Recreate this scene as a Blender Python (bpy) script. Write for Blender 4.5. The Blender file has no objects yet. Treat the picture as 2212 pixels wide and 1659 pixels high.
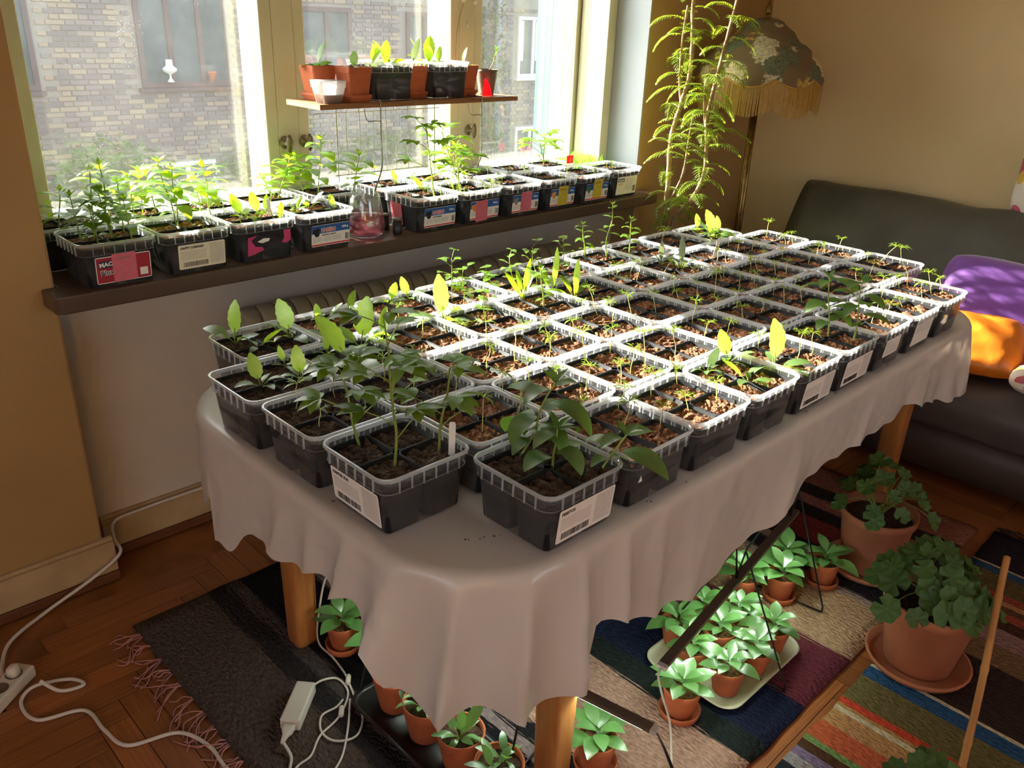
import bpy, math, random
from mathutils import Vector, Matrix, Quaternion, noise as mnoise
random.seed(7)
PI = math.pi
S = bpy.context.scene
C = S.collection

# ------------------------------------------------------------------ camera, world, sun, exposure
FPX, PITCH, YAW, ROLL, ZC = 1808.24, math.radians(23.515), math.radians(44.968), math.radians(2.197), 1.56
fw = Vector((math.sin(YAW)*math.cos(PITCH), math.cos(YAW)*math.cos(PITCH), -math.sin(PITCH)))
rt = Vector((math.cos(YAW), -math.sin(YAW), 0)); up = rt.cross(fw)
r2 = rt*math.cos(ROLL) + up*math.sin(ROLL); u2 = -rt*math.sin(ROLL) + up*math.cos(ROLL)
cd = bpy.data.cameras.new('camera'); cam = bpy.data.objects.new('camera', cd); C.objects.link(cam)
cd.sensor_width = 36.0; cd.lens = 36.0*FPX/2212.0; cd.clip_start = 0.05; cd.clip_end = 200
cam.matrix_world = Matrix(((r2.x, u2.x, -fw.x, 0), (r2.y, u2.y, -fw.y, 0), (r2.z, u2.z, -fw.z, ZC), (0, 0, 0, 1)))
S.camera = cam

SUN_EL, SUN_AZ = math.radians(21), math.radians(16)   # azimuth of travel from -Y towards +X
SUN_POWER, SKY_POWER, EXPOSURE = 50.0, 0.95, 0.12
sun_dir = Vector((math.sin(SUN_AZ)*math.cos(SUN_EL), -math.cos(SUN_AZ)*math.cos(SUN_EL), -math.sin(SUN_EL)))
w = bpy.data.worlds.new('sky'); S.world = w; w.use_nodes = True
nt = w.node_tree; nt.nodes.clear()
sk = nt.nodes.new('ShaderNodeTexSky'); sk.sky_type = 'NISHITA'; sk.sun_disc = False
sk.sun_elevation = SUN_EL; sk.sun_rotation = math.atan2(-sun_dir.x, -sun_dir.y)
sk.air_density = 1.0; sk.dust_density = 4.0; sk.ozone_density = 0.6
hz = nt.nodes.new('ShaderNodeHueSaturation'); hz.inputs['Saturation'].default_value = 0.45
bg = nt.nodes.new('ShaderNodeBackground'); bg.inputs[1].default_value = SKY_POWER
wo = nt.nodes.new('ShaderNodeOutputWorld')
nt.links.new(sk.outputs[0], hz.inputs['Color']); nt.links.new(hz.outputs[0], bg.inputs[0]); nt.links.new(bg.outputs[0], wo.inputs[0])
sl = bpy.data.lights.new('sun', 'SUN'); so = bpy.data.objects.new('sun', sl); C.objects.link(so)
sl.energy = SUN_POWER; sl.color = (1.0, 0.93, 0.80); sl.angle = math.radians(0.6)
so.rotation_euler = sun_dir.to_track_quat('-Z', 'Y').to_euler(); so.location = (-1, 9, 9)
S.view_settings.view_transform = 'Standard'; S.view_settings.look = 'None'
S.view_settings.gamma = 1.0; S.view_settings.use_curve_mapping = False
S.view_settings.exposure = EXPOSURE
S.cycles.transparent_max_bounces = 32
S.cycles.max_bounces = 10; S.cycles.diffuse_bounces = 5; S.cycles.glossy_bounces = 3
S.cycles.sample_clamp_indirect = 6.0

# ------------------------------------------------------------------ materials
M = {}
def newmat(name):
    m = bpy.data.materials.new(name); m.use_nodes = True; t = m.node_tree; t.nodes.clear()
    o = t.nodes.new('ShaderNodeOutputMaterial'); M[name] = m
    return m, t, o
def N(t, kind, **kw):
    n = t.nodes.new(kind)
    for k, v in kw.items():
        if k.startswith('i'): n.inputs[int(k[1:])].default_value = v
        else: setattr(n, k, v)
    return n
def col(c): return (c[0], c[1], c[2], 1.0)
def S2L(r, g, b):
    f = lambda v: (v/255/12.92) if v/255 <= 0.04045 else ((v/255+0.055)/1.055)**2.4
    return (f(r), f(g), f(b))
def mixcol(t, fac, a, b):
    n = t.nodes.new('ShaderNodeMix'); n.data_type = 'RGBA'
    for sock, v in ((n.inputs[0], fac), (n.inputs[6], a), (n.inputs[7], b)):
        if hasattr(v, 'is_output') or isinstance(v, bpy.types.NodeSocket): t.links.new(v, sock)
        else: sock.default_value = v
    return n.outputs[2]
def pm(name, c, rough=0.6, c2=None, scale=8.0, bump=0.0, bscale=None, metal=0.0, spec=0.4, stretch=None, detail=4, coat=0.0, objrand=0.0, thr=None, sheen=0.0):
    m, t, o = newmat(name)
    p = N(t, 'ShaderNodeBsdfPrincipled'); t.links.new(p.outputs[0], o.inputs[0])
    p.inputs['Roughness'].default_value = rough; p.inputs['Metallic'].default_value = metal
    p.inputs['Specular IOR Level'].default_value = spec; p.inputs['Coat Weight'].default_value = coat
    p.inputs['Sheen Weight'].default_value = sheen
    p.inputs['Base Color'].default_value = col(c)
    tc = N(t, 'ShaderNodeTexCoord'); vec = tc.outputs['Object']
    if stretch:
        mp = N(t, 'ShaderNodeMapping'); mp.inputs['Scale'].default_value = stretch
        t.links.new(vec, mp.inputs[0]); vec = mp.outputs[0]
    base = None
    if c2 is not None:
        nz = N(t, 'ShaderNodeTexNoise'); nz.inputs['Scale'].default_value = scale; nz.inputs['Detail'].default_value = detail
        t.links.new(vec, nz.inputs['Vector'])
        fac = nz.outputs[0]
        rp = N(t, 'ShaderNodeMapRange'); lo, hi = thr or (0.35, 0.65)
        rp.inputs[1].default_value = lo; rp.inputs[2].default_value = hi
        t.links.new(fac, rp.inputs[0])
        base = mixcol(t, rp.outputs[0], col(c), col(c2)); 
    if objrand:
        oi = N(t, 'ShaderNodeObjectInfo'); hs = N(t, 'ShaderNodeHueSaturation')
        mr = N(t, 'ShaderNodeMapRange'); mr.inputs[3].default_value = 1-objrand; mr.inputs[4].default_value = 1+objrand
        t.links.new(oi.outputs['Random'], mr.inputs[0]); t.links.new(mr.outputs[0], hs.inputs['Value'])
        if base is not None: t.links.new(base, hs.inputs['Color'])
        else: hs.inputs['Color'].default_value = col(c)
        base = hs.outputs[0]
    if base is not None: t.links.new(base, p.inputs['Base Color'])
    if bump:
        nb = N(t, 'ShaderNodeTexNoise'); nb.inputs['Scale'].default_value = bscale or scale*2; nb.inputs['Detail'].default_value = 5
        t.links.new(vec, nb.inputs['Vector'])
        bp = N(t, 'ShaderNodeBump'); bp.inputs['Strength'].default_value = bump; bp.inputs['Distance'].default_value = 0.01
        t.links.new(nb.outputs[0], bp.inputs['Height']); t.links.new(bp.outputs[0], p.inputs['Normal'])
    return m
def leafmat(name, c, ct, gloss=0.10, rough=0.35, rand=0.18, trans=0.58):
    m, t, o = newmat(name)
    oi = N(t, 'ShaderNodeObjectInfo'); tc = N(t, 'ShaderNodeTexCoord')
    nz = N(t, 'ShaderNodeTexNoise'); nz.inputs['Scale'].default_value = 60; t.links.new(tc.outputs['Object'], nz.inputs['Vector'])
    mr = N(t, 'ShaderNodeMapRange'); mr.inputs[3].default_value = 1-rand; mr.inputs[4].default_value = 1+rand
    t.links.new(oi.outputs['Random'], mr.inputs[0])
    def hs(cc):
        h = N(t, 'ShaderNodeHueSaturation'); t.links.new(mr.outputs[0], h.inputs['Value'])
        t.links.new(mixcol(t, nz.outputs[0], col([x*0.8 for x in cc]), col([min(1, x*1.2) for x in cc])), h.inputs['Color'])
        return h.outputs[0]
    d = N(t, 'ShaderNodeBsdfDiffuse'); t.links.new(hs(c), d.inputs[0])
    tr = N(t, 'ShaderNodeBsdfTranslucent'); t.links.new(hs(ct), tr.inputs[0])
    mx = N(t, 'ShaderNodeMixShader'); mx.inputs[0].default_value = trans
    t.links.new(d.outputs[0], mx.inputs[1]); t.links.new(tr.outputs[0], mx.inputs[2])
    g = N(t, 'ShaderNodeBsdfGlossy'); g.inputs['Roughness'].default_value = rough
    m2 = N(t, 'ShaderNodeMixShader'); m2.inputs[0].default_value = gloss
    t.links.new(mx.outputs[0], m2.inputs[1]); t.links.new(g.outputs[0], m2.inputs[2])
    t.links.new(m2.outputs[0], o.inputs[0])
    return m
def clearmat(name, tint, haze, hazecol, gloss=0.06, rough=0.08, trans=0.6, dirt=None):
    """thin clear plastic or glass: straight-through + a little scattering + reflections"""
    m, t, o = newmat(name)
    tp = N(t, 'ShaderNodeBsdfTransparent'); tp.inputs[0].default_value = col(tint)
    d = N(t, 'ShaderNodeBsdfDiffuse'); d.inputs[0].default_value = col(hazecol)
    tl = N(t, 'ShaderNodeBsdfTranslucent'); tl.inputs[0].default_value = col(hazecol)
    dm = N(t, 'ShaderNodeMixShader'); dm.inputs[0].default_value = trans
    t.links.new(d.outputs[0], dm.inputs[1]); t.links.new(tl.outputs[0], dm.inputs[2])
    mx = N(t, 'ShaderNodeMixShader'); mx.inputs[0].default_value = haze
    t.links.new(tp.outputs[0], mx.inputs[1]); t.links.new(dm.outputs[0], mx.inputs[2])
    if dirt:
        tc = N(t, 'ShaderNodeTexCoord')
        nz = N(t, 'ShaderNodeTexNoise'); nz.inputs['Scale'].default_value = 5; nz.inputs['Detail'].default_value = 6
        t.links.new(tc.outputs['Object'], nz.inputs['Vector'])
        a = N(t, 'ShaderNodeMapRange'); a.inputs[1].default_value = 0.3; a.inputs[2].default_value = 0.75
        a.inputs[3].default_value = haze*0.6; a.inputs[4].default_value = haze*1.6
        t.links.new(nz.outputs[0], a.inputs[0])
        vo = N(t, 'ShaderNodeTexVoronoi'); vo.inputs['Scale'].default_value = 130; t.links.new(tc.outputs['Object'], vo.inputs['Vector'])
        nz2 = N(t, 'ShaderNodeTexNoise'); nz2.inputs['Scale'].default_value = 9; t.links.new(tc.outputs['Object'], nz2.inputs['Vector'])
        th = N(t, 'ShaderNodeMapRange'); th.inputs[1].default_value = 0.45; th.inputs[2].default_value = 0.75; th.inputs[3].default_value = 0.0; th.inputs[4].default_value = 0.16
        t.links.new(nz2.outputs[0], th.inputs[0])
        lt = N(t, 'ShaderNodeMath', operation='LESS_THAN'); t.links.new(vo.outputs['Distance'], lt.inputs[0]); t.links.new(th.outputs[0], lt.inputs[1])
        ml = N(t, 'ShaderNodeMath', operation='MULTIPLY'); t.links.new(lt.outputs[0], ml.inputs[0]); ml.inputs[1].default_value = dirt
        ad = N(t, 'ShaderNodeMath', operation='ADD', use_clamp=True); t.links.new(a.outputs[0], ad.inputs[0]); t.links.new(ml.outputs[0], ad.inputs[1])
        t.links.new(ad.outputs[0], mx.inputs[0])
    g = N(t, 'ShaderNodeBsdfGlossy'); g.inputs['Roughness'].default_value = rough
    lw = N(t, 'ShaderNodeLayerWeight'); lw.inputs[0].default_value = 0.5   # Schlick reflectance, the same from both sides of the sheet
    pw = N(t, 'ShaderNodeMath', operation='POWER'); t.links.new(lw.outputs['Facing'], pw.inputs[0]); pw.inputs[1].default_value = 5.0
    mu = N(t, 'ShaderNodeMath', operation='MULTIPLY_ADD'); t.links.new(pw.outputs[0], mu.inputs[0]); mu.inputs[1].default_value = 0.7; mu.inputs[2].default_value = gloss
    mu.use_clamp = True
    m2 = N(t, 'ShaderNodeMixShader'); t.links.new(mu.outputs[0], m2.inputs[0])
    t.links.new(mx.outputs[0], m2.inputs[1]); t.links.new(g.outputs[0], m2.inputs[2])
    t.links.new(m2.outputs[0], o.inputs[0])
    return m

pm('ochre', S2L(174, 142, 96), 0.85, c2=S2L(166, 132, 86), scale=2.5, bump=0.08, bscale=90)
pm('ochre_lightened', S2L(232, 212, 172), 0.85, c2=S2L(226, 204, 162), scale=2.0, bump=0.08, bscale=90)  # same ochre, colour made paler to make up for less light here
pm('white_wall', S2L(206, 196, 188), 0.8, c2=S2L(196, 186, 178), scale=3, bump=0.06, bscale=60)
pm('blue_wall', S2L(190, 200, 212), 0.8, c2=S2L(182, 192, 204), scale=3)
pm('ceiling_paint', S2L(232, 228, 220), 0.9, c2=S2L(226, 222, 214), scale=3)
pm('cream_paint', S2L(214, 210, 178), 0.45, c2=S2L(204, 199, 166), scale=6, spec=0.5)
pm('white_paint', S2L(238, 236, 228), 0.4, c2=S2L(228, 226, 218), scale=6, spec=0.5)
pm('board_paint', S2L(186, 160, 124), 0.6, c2=S2L(172, 146, 110), scale=9, bump=0.1)
pm('teal_paint', S2L(22, 78, 74), 0.6, spec=0.2, c2=S2L(19, 72, 68), scale=5)
pm('sill_wood', S2L(92, 72, 58), 0.35, c2=S2L(80, 62, 50), scale=4, stretch=(0.4, 4, 4), spec=0.5)
pm('oak_plank', S2L(156, 94, 50), 0.38, c2=S2L(130, 76, 40), scale=14, stretch=(0.5, 9, 3), bump=0.05, objrand=0.22, spec=0.5)
pm('oak_floor', S2L(150, 92, 48), 0.5, c2=S2L(120, 72, 38), scale=10)
pm('dark_wood', S2L(110, 66, 40), 0.5, c2=S2L(96, 56, 34), scale=10, stretch=(1, 1, 4))
pm('table_wood', S2L(182, 120, 66), 0.4, c2=S2L(164, 102, 54), scale=12, stretch=(6, 6, 0.6), spec=0.5)
pm('shelf_wood', S2L(150, 104, 66), 0.55, c2=S2L(128, 86, 54), scale=16, stretch=(0.6, 6, 6))
pm('radiator_paint', S2L(170, 160, 138), 0.5, c2=S2L(160, 150, 128), scale=5)
pm('terracotta', S2L(188, 104, 66), 0.85, c2=S2L(168, 88, 56), scale=16, bump=0.12, bscale=70, objrand=0.12)
pm('terracotta_pale', S2L(186, 116, 82), 0.85, c2=S2L(170, 104, 74), scale=9, bump=0.1, bscale=60, objrand=0.08)
pm('soil', S2L(156, 104, 70), 0.95, c2=S2L(84, 54, 38), scale=90, bump=0.8, bscale=220, thr=(0.4, 0.62))
pm('soil_dark', S2L(92, 66, 48), 0.95, c2=S2L(56, 40, 31), scale=90, bump=0.8, bscale=220)
pm('cup_plastic', S2L(36, 36, 40), 0.6, spec=0.15, c2=S2L(30, 30, 34), scale=20)
pm('black_plastic', S2L(38, 38, 42), 0.35, spec=0.5, c2=S2L(32, 32, 36), scale=20)
pm('black_metal', S2L(26, 26, 28), 0.4, spec=0.5, c2=S2L(32, 32, 33), scale=30)
pm('bar_metal', S2L(112, 98, 84), 0.45, c2=S2L(104, 90, 78), scale=30, metal=0.2)
pm('chrome', S2L(170, 168, 160), 0.25, metal=0.9, c2=S2L(150, 148, 140), scale=20)
pm('brass', S2L(150, 124, 74), 0.3, metal=0.9, c2=S2L(120, 98, 58), scale=40)
pm('aged_metal', S2L(124, 114, 92), 0.35, metal=0.7, c2=S2L(150, 140, 116), scale=60)
pm('white_plastic', S2L(214, 206, 196), 0.45, c2=S2L(206, 198, 188), scale=10)
pm('cable_white', S2L(216, 206, 198), 0.5, c2=S2L(206, 196, 188), scale=10)
pm('paper', S2L(236, 230, 224), 0.8, c2=S2L(230, 224, 218), scale=30)
pm('paper_cream', S2L(232, 228, 204), 0.8, c2=S2L(226, 222, 198), scale=30)
pm('ink', S2L(40, 36, 40), 0.8, c2=S2L(46, 42, 46), scale=30)
pm('ink_grey', S2L(150, 140, 140), 0.8, c2=S2L(140, 130, 130), scale=30)
pm('print_blue', S2L(40, 92, 160), 0.6, c2=S2L(36, 84, 150), scale=20)
pm('print_navy', S2L(40, 44, 84), 0.6, c2=S2L(36, 40, 76), scale=20)
pm('print_red', S2L(214, 62, 48), 0.6, c2=S2L(206, 56, 44), scale=20)
pm('print_maroon', S2L(168, 44, 62), 0.6, c2=S2L(160, 40, 58), scale=20)
pm('print_white', S2L(244, 240, 236), 0.6, c2=S2L(238, 234, 230), scale=20)
pm('print_magenta', S2L(206, 66, 122), 0.6, c2=S2L(196, 60, 114), scale=20)
pm('print_green', S2L(70, 130, 90), 0.6, c2=S2L(64, 120, 84), scale=20)
pm('print_orange', S2L(232, 158, 82), 0.6, c2=S2L(222, 148, 74), scale=20)
leafmat('note_pink', S2L(250, 138, 156), S2L(250, 110, 136), gloss=0.02, rand=0.04, trans=0.35)
leafmat('note_yellow', S2L(226, 206, 78), S2L(240, 210, 60), gloss=0.02, rand=0.04, trans=0.3)
leafmat('note_red', S2L(230, 40, 70), S2L(250, 40, 70), gloss=0.05, rand=0.04, trans=0.4)
pm('leather', S2L(88, 88, 80), 0.40, c2=S2L(78, 76, 70), scale=5, bump=0.22, bscale=14, spec=0.5)
pm('leather_seat', S2L(84, 74, 72), 0.42, c2=S2L(74, 65, 64), scale=5, bump=0.18, bscale=10, spec=0.5)
pm('purple_cloth', S2L(112, 62, 150), 0.7, c2=S2L(104, 56, 142), scale=5, bump=0.15, bscale=25, sheen=0.3)
pm('orange_satin', S2L(222, 126, 34), 0.35, c2=S2L(206, 112, 30), scale=6, bump=0.25, bscale=9, spec=0.6)
pm('red_cloth', S2L(150, 50, 44), 0.7, c2=S2L(136, 44, 40), scale=8)
pm('bamboo', S2L(196, 140, 82), 0.5, c2=S2L(176, 120, 66), scale=12, stretch=(1, 1, 0.2))
pm('bark', S2L(170, 142, 108), 0.85, c2=S2L(138, 112, 82), scale=40, bump=0.4, bscale=80)
pm('enamel', S2L(214, 212, 186), 0.4, c2=S2L(196, 194, 166), scale=22)
pm('fringe_pink', S2L(188, 128, 128), 0.8, c2=S2L(170, 112, 114), scale=30)
pm('mortar', S2L(150, 146, 140), 0.9, c2=S2L(134, 130, 124), scale=3)
pm('ext_brown', S2L(104, 90, 92), 0.6, c2=S2L(96, 82, 84), scale=5)
pm('ext_white', S2L(226, 228, 232), 0.5, c2=S2L(216, 218, 222), scale=5)
pm('ext_glass', S2L(70, 84, 92), 0.12, c2=S2L(110, 120, 124), scale=1.3, spec=1.0)
pm('pipe_grey', S2L(128, 140, 154), 0.4, c2=S2L(120, 132, 146), scale=8)
pm('courtyard', S2L(120, 122, 104), 0.9, c2=S2L(96, 112, 76), scale=0.8)
pm('curtain', S2L(222, 220, 214), 0.9, c2=S2L(200, 198, 192), scale=4, stretch=(6, 6, 0.4))
pm('pebbles', S2L(92, 58, 42), 0.8, c2=S2L(66, 42, 32), scale=30, objrand=0.3)
leafmat('grass_leaf', S2L(96, 140, 60), S2L(150, 200, 70))
leafmat('fresh_leaf', S2L(96, 138, 44), S2L(176, 212, 36))
leafmat('sage_leaf', S2L(104, 146, 84), S2L(176, 214, 50), gloss=0.14)
leafmat('deep_leaf', S2L(72, 104, 52), S2L(128, 176, 44), gloss=0.12, trans=0.4)
leafmat('grey_leaf', S2L(112, 130, 104), S2L(140, 160, 100), gloss=0.1, trans=0.35)
leafmat('seed_leaf', S2L(120, 150, 56), S2L(196, 222, 60), gloss=0.08)
leafmat('palm_leaf', S2L(88, 128, 52), S2L(168, 208, 42), gloss=0.1)
leafmat('tobacco_leaf', S2L(112, 164, 92), S2L(140, 190, 80), gloss=0.14, trans=0.4)
leafmat('geranium_leaf', S2L(74, 108, 48), S2L(100, 140, 40), gloss=0.05, rough=0.6, trans=0.3)
leafmat('fern_leaf', S2L(112, 136, 50), S2L(190, 206, 50), gloss=0.12)
leafmat('ivy_leaf', S2L(108, 124, 78), S2L(150, 170, 80), gloss=0.05, trans=0.4)
leafmat('stem_green', S2L(150, 166, 84), S2L(196, 208, 90), gloss=0.08, trans=0.35)
leafmat('stem_pale', S2L(206, 206, 150), S2L(226, 226, 160), gloss=0.08, trans=0.4)
leafmat('fringe_gold', S2L(206, 168, 84), S2L(226, 186, 96), gloss=0.05, rand=0.08, trans=0.4)
clearmat('cloth_sheet', (0.9, 0.88, 0.86), 0.985, S2L(218, 209, 203), gloss=0.045, rough=0.28, trans=0.2)
clearmat('tub_clear', (0.95, 0.96, 0.98), 0.085, (0.92, 0.93, 0.96), gloss=0.05, rough=0.1)
clearmat('tub_rim', (0.96, 0.97, 0.99), 0.30, (0.93, 0.95, 0.99), gloss=0.13, rough=0.16, trans=0.5)
clearmat('tub_frosted', (0.96, 0.96, 0.96), 0.45, (0.9, 0.9, 0.9), gloss=0.06, rough=0.15)
clearmat('pane_glass', (0.98, 0.99, 0.985), 0.0042, (0.95, 0.96, 0.97), gloss=0.04, rough=0.02, trans=0.7, dirt=0.10)
clearmat('carafe_glass', (0.95, 0.98, 0.97), 0.04, (0.95, 0.97, 0.97), gloss=0.08, rough=0.03)
clearmat('pink_liquid', (0.96, 0.42, 0.50), 0.22, (0.85, 0.32, 0.40), gloss=0.04, rough=0.05)

# ------------------------------------------------------------------ mesh helpers
class MB:
    def __init__(s): s.v = []; s.f = []
    def add(s, vs, fs):
        k = len(s.v); s.v += [tuple(x) for x in vs]; s.f += [tuple(i+k for i in f) for f in fs]
    def box(s, a, b):
        x0, y0, z0 = a; x1, y1, z1 = b
        s.add([(x0,y0,z0),(x1,y0,z0),(x1,y1,z0),(x0,y1,z0),(x0,y0,z1),(x1,y0,z1),(x1,y1,z1),(x0,y1,z1)],
              [(0,3,2,1),(4,5,6,7),(0,1,5,4),(1,2,6,5),(2,3,7,6),(3,0,4,7)])
    def tube(s, pts, r, n=6, cap=True):
        pts = [Vector(p) for p in pts]; m = len(pts)
        rr = r if isinstance(r, (list, tuple)) else [r]*m
        t0 = (pts[1]-pts[0]).normalized()
        a = Vector((0,0,1)) if abs(t0.z) < 0.9 else Vector((1,0,0))
        nx = t0.cross(a).normalized(); vs = []; fs = []
        for i in range(m):
            t = (pts[min(i+1,m-1)]-pts[max(i-1,0)]).normalized()
            nx = (nx - t*nx.dot(t)).normalized(); ny = t.cross(nx)
            for k in range(n):
                an = 2*PI*k/n; vs.append(pts[i]+(nx*math.cos(an)+ny*math.sin(an))*rr[i])
        for i in range(m-1):
            for k in range(n):
                fs.append((i*n+k, i*n+(k+1)%n, (i+1)*n+(k+1)%n, (i+1)*n+k))
        if cap: fs.append(tuple(range(n-1,-1,-1))); fs.append(tuple((m-1)*n+k for k in range(n)))
        s.add(vs, fs)
    def lathe(s, prof, n=24, o=(0,0,0), cap0=True, cap1=False):
        vs = []; fs = []
        for r, z in prof:
            for k in range(n):
                an = 2*PI*k/n; vs.append((o[0]+r*math.cos(an), o[1]+r*math.sin(an), o[2]+z))
        m = len(prof)
        for i in range(m-1):
            for k in range(n): fs.append((i*n+k, i*n+(k+1)%n, (i+1)*n+(k+1)%n, (i+1)*n+k))
        if cap0: fs.append(tuple(range(n-1,-1,-1)))
        if cap1: fs.append(tuple((m-1)*n+k for k in range(n)))
        s.add(vs, fs)
    def loops(s, L, cap0=True, cap1=False):
        n = len(L[0]); vs = [p for l in L for p in l]; fs = []
        for i in range(len(L)-1):
            for k in range(n): fs.append((i*n+k, i*n+(k+1)%n, (i+1)*n+(k+1)%n, (i+1)*n+k))
        if cap0: fs.append(tuple(range(n-1,-1,-1)))
        if cap1: fs.append(tuple((len(L)-1)*n+k for k in range(n)))
        s.add(vs, fs)
    def leaf(s, o, d, L, W, droop=0.6, fold=0.25, n=6, p=0.75, q=1.0, serr=0.0, roll=0.0, petiole=0.0):
        """leaf blade from point o along d, bending down by droop radians over its length"""
        o = Vector(o); d = Vector(d).normalized()
        side = d.cross(Vector((0,0,1)))
        if d.z > 0.80: side = side*0.6 + Vector((0.707, -0.707, 0))*(d.z-0.6)
        if side.length < 1e-3: side = Vector((1,0,0))
        side = side - d*side.dot(d)
        side.normalize(); upv = side.cross(d).normalized()
        if roll:
            R = Matrix.Rotation(roll, 3, d); side = R @ side; upv = R @ upv
        vs = []; pos = o.copy(); ang = 0.0; step = L/n
        if petiole:
            pos = o + d*petiole
        for i in range(n+1):
            t = i/n; wd = 0.5*W*(math.sin(PI*min(max(t,0.02),0.985)**p))**q
            if serr and i % 2: wd *= 1-serr
            dd = d*math.cos(ang) - upv*math.sin(ang); uu = upv*math.cos(ang) + d*math.sin(ang)
            vs += [pos + side*wd + uu*wd*fold, pos, pos - side*wd + uu*wd*fold]
            pos = pos + dd*step; ang += droop/n
        fs = []
        for i in range(n):
            a = i*3
            fs += [(a, a+1, a+4, a+3), (a+1, a+2, a+5, a+4)]
        s.add(vs, fs)
    def build(s, name, m, parent=None, loc=None, smooth=True, sharp=None):
        me = bpy.data.meshes.new(name); me.from_pydata(s.v, [], s.f); me.update()
        me.materials.append(M[m] if isinstance(m, str) else m)
        if smooth: me.polygons.foreach_set('use_smooth', [True]*len(me.polygons))
        if sharp is not None:
            try: me.set_sharp_from_angle(angle=math.radians(sharp))
            except Exception: pass
        return link(name, me, parent, loc)
def link(name, me, parent=None, loc=None):
    o = bpy.data.objects.new(name, me); C.objects.link(o)
    if parent is not None: o.parent = parent
    if loc is not None: o.location = loc
    return o
def thing(name, label, cat, loc=(0,0,0), rz=0.0, group=None, kind=None):
    o = bpy.data.objects.new(name, None); C.objects.link(o); o.empty_display_size = 0.05
    o.location = loc; o.rotation_euler = (0,0,rz)
    return tag(o, label, cat, group, kind)
def tag(o, label, cat, group=None, kind=None):
    o['label'] = label; o['category'] = cat
    if group: o['group'] = group
    if kind: o['kind'] = kind
    return o
def struct(o, label=None):
    o['kind'] = 'structure'
    if label: o['label'] = label
    return o
def boxobj(name, a, b, m, parent=None, bevel=0.0):
    mb = MB(); c = Vector([(a[i]+b[i])/2 for i in range(3)])
    mb.box(Vector(a)-c, Vector(b)-c); o = mb.build(name, m, parent, c, smooth=False)
    if bevel:
        md = o.modifiers.new('bevel', 'BEVEL'); md.width = bevel; md.segments = 2
    return o
def rrect(hx, hy, r, z, k=4):
    pts = []
    for cx, cy, a0 in ((hx-r, hy-r, 0), (-hx+r, hy-r, PI/2), (-hx+r, -hy+r, PI), (hx-r, -hy+r, 1.5*PI)):
        for i in range(k+1):
            a = a0 + i*PI/2/k; pts.append((cx+r*math.cos(a), cy+r*math.sin(a), z))
    return pts
def smoothpath(pts, k=6):
    pts = [Vector(p) for p in pts]; out = []
    for i in range(len(pts)-1):
        p0 = pts[max(i-1,0)]; p1 = pts[i]; p2 = pts[i+1]; p3 = pts[min(i+2,len(pts)-1)]
        for j in range(k):
            t = j/k
            out.append(0.5*((2*p1)+(p2-p0)*t+(2*p0-5*p1+4*p2-p3)*t*t+(3*p1-p0-3*p2+p3)*t**3))
    out.append(pts[-1]); return out
def text(s, size, m, parent, loc, rot=(0,0,0), bold=0.0, align='LEFT', sx=1.0, name='lettering'):
    cu = bpy.data.curves.new(name, 'FONT'); cu.body = s; cu.size = size; cu.extrude = 0.00015; cu.offset = bold
    cu.align_x = align; cu.materials.append(M[m]); cu.resolution_u = 2
    o = bpy.data.objects.new(name, cu); C.objects.link(o); o.parent = parent
    o.location = loc; o.rotation_euler = rot; o.scale = (sx, 1, 1)
    return o
def rnd(a, b): return random.uniform(a, b)
ORD = ['first','second','third','fourth','fifth','sixth','seventh','eighth','ninth','tenth','eleventh','twelfth']

# ------------------------------------------------------------------ the room
PIER_Y, WALL_Y, WIN_Y, AL0, AL1, RW_X, CEIL = 2.27, 2.39, 2.60, 0.61, 2.99, 3.92, 2.60
SILL_Z, SILL_F = 0.895, 2.165
floor = struct(boxobj('floor', (-2.2, -2.4, -0.12), (RW_X, 2.62, -0.008), 'oak_floor'), 'oak parquet floor')
# herringbone planks, one object each
pl_l, pl_w = 0.42, 0.07
pm_ = MB(); pm_.box((-pl_l/2+0.001, -pl_w/2+0.001, -0.008), (pl_l/2-0.001, pl_w/2-0.001, 0.0))
plank_me = bpy.data.meshes.new('plank'); plank_me.from_pydata(pm_.v, [], pm_.f); plank_me.materials.append(M['oak_plank'])
def plank(x, y, rz):
    o = link('plank', plank_me, floor); o.matrix_parent_inverse = floor.matrix_basis.inverted()
    o.location = (x, y, 0); o.rotation_euler = (0, 0, rz)
k6 = int(round(pl_l/pl_w))
def clear(x, y, hx, hy):
    if x-hx < -0.45 or x+hx > RW_X-0.03 or y+hy > WALL_Y-0.02: return False
    if y+hy > PIER_Y-0.02 and (x-hx < AL0+0.03 or x+hx > AL1-0.03): return False
    if y-hy < -0.35: return False
    return True
def seen(x, y):   # floor the photograph can show: left part, right part, gap between the rugs
    return (x < 1.15 and y > 1.0) or (x > 2.05 and y > 0.2) or (1.2 < x < 2.9 and 0.2 < y < 0.75)
for i in range(-90, 90):
    for j in range(-14, 14):
        gx = (i + 2*k6*j)*pl_w; gy = i*pl_w
        x, y = gx + pl_l/2 + 0.02, gy + pl_w/2 + 0.01
        if clear(x, y, pl_l/2, pl_w/2) and seen(x, y): plank(x, y, 0)
        x, y = gx + pl_w/2 + 0.02, gy + pl_l/2 + pl_w + 0.01
        if clear(x, y, pl_w/2, pl_l/2) and seen(x, y): plank(x, y, PI/2)

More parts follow.
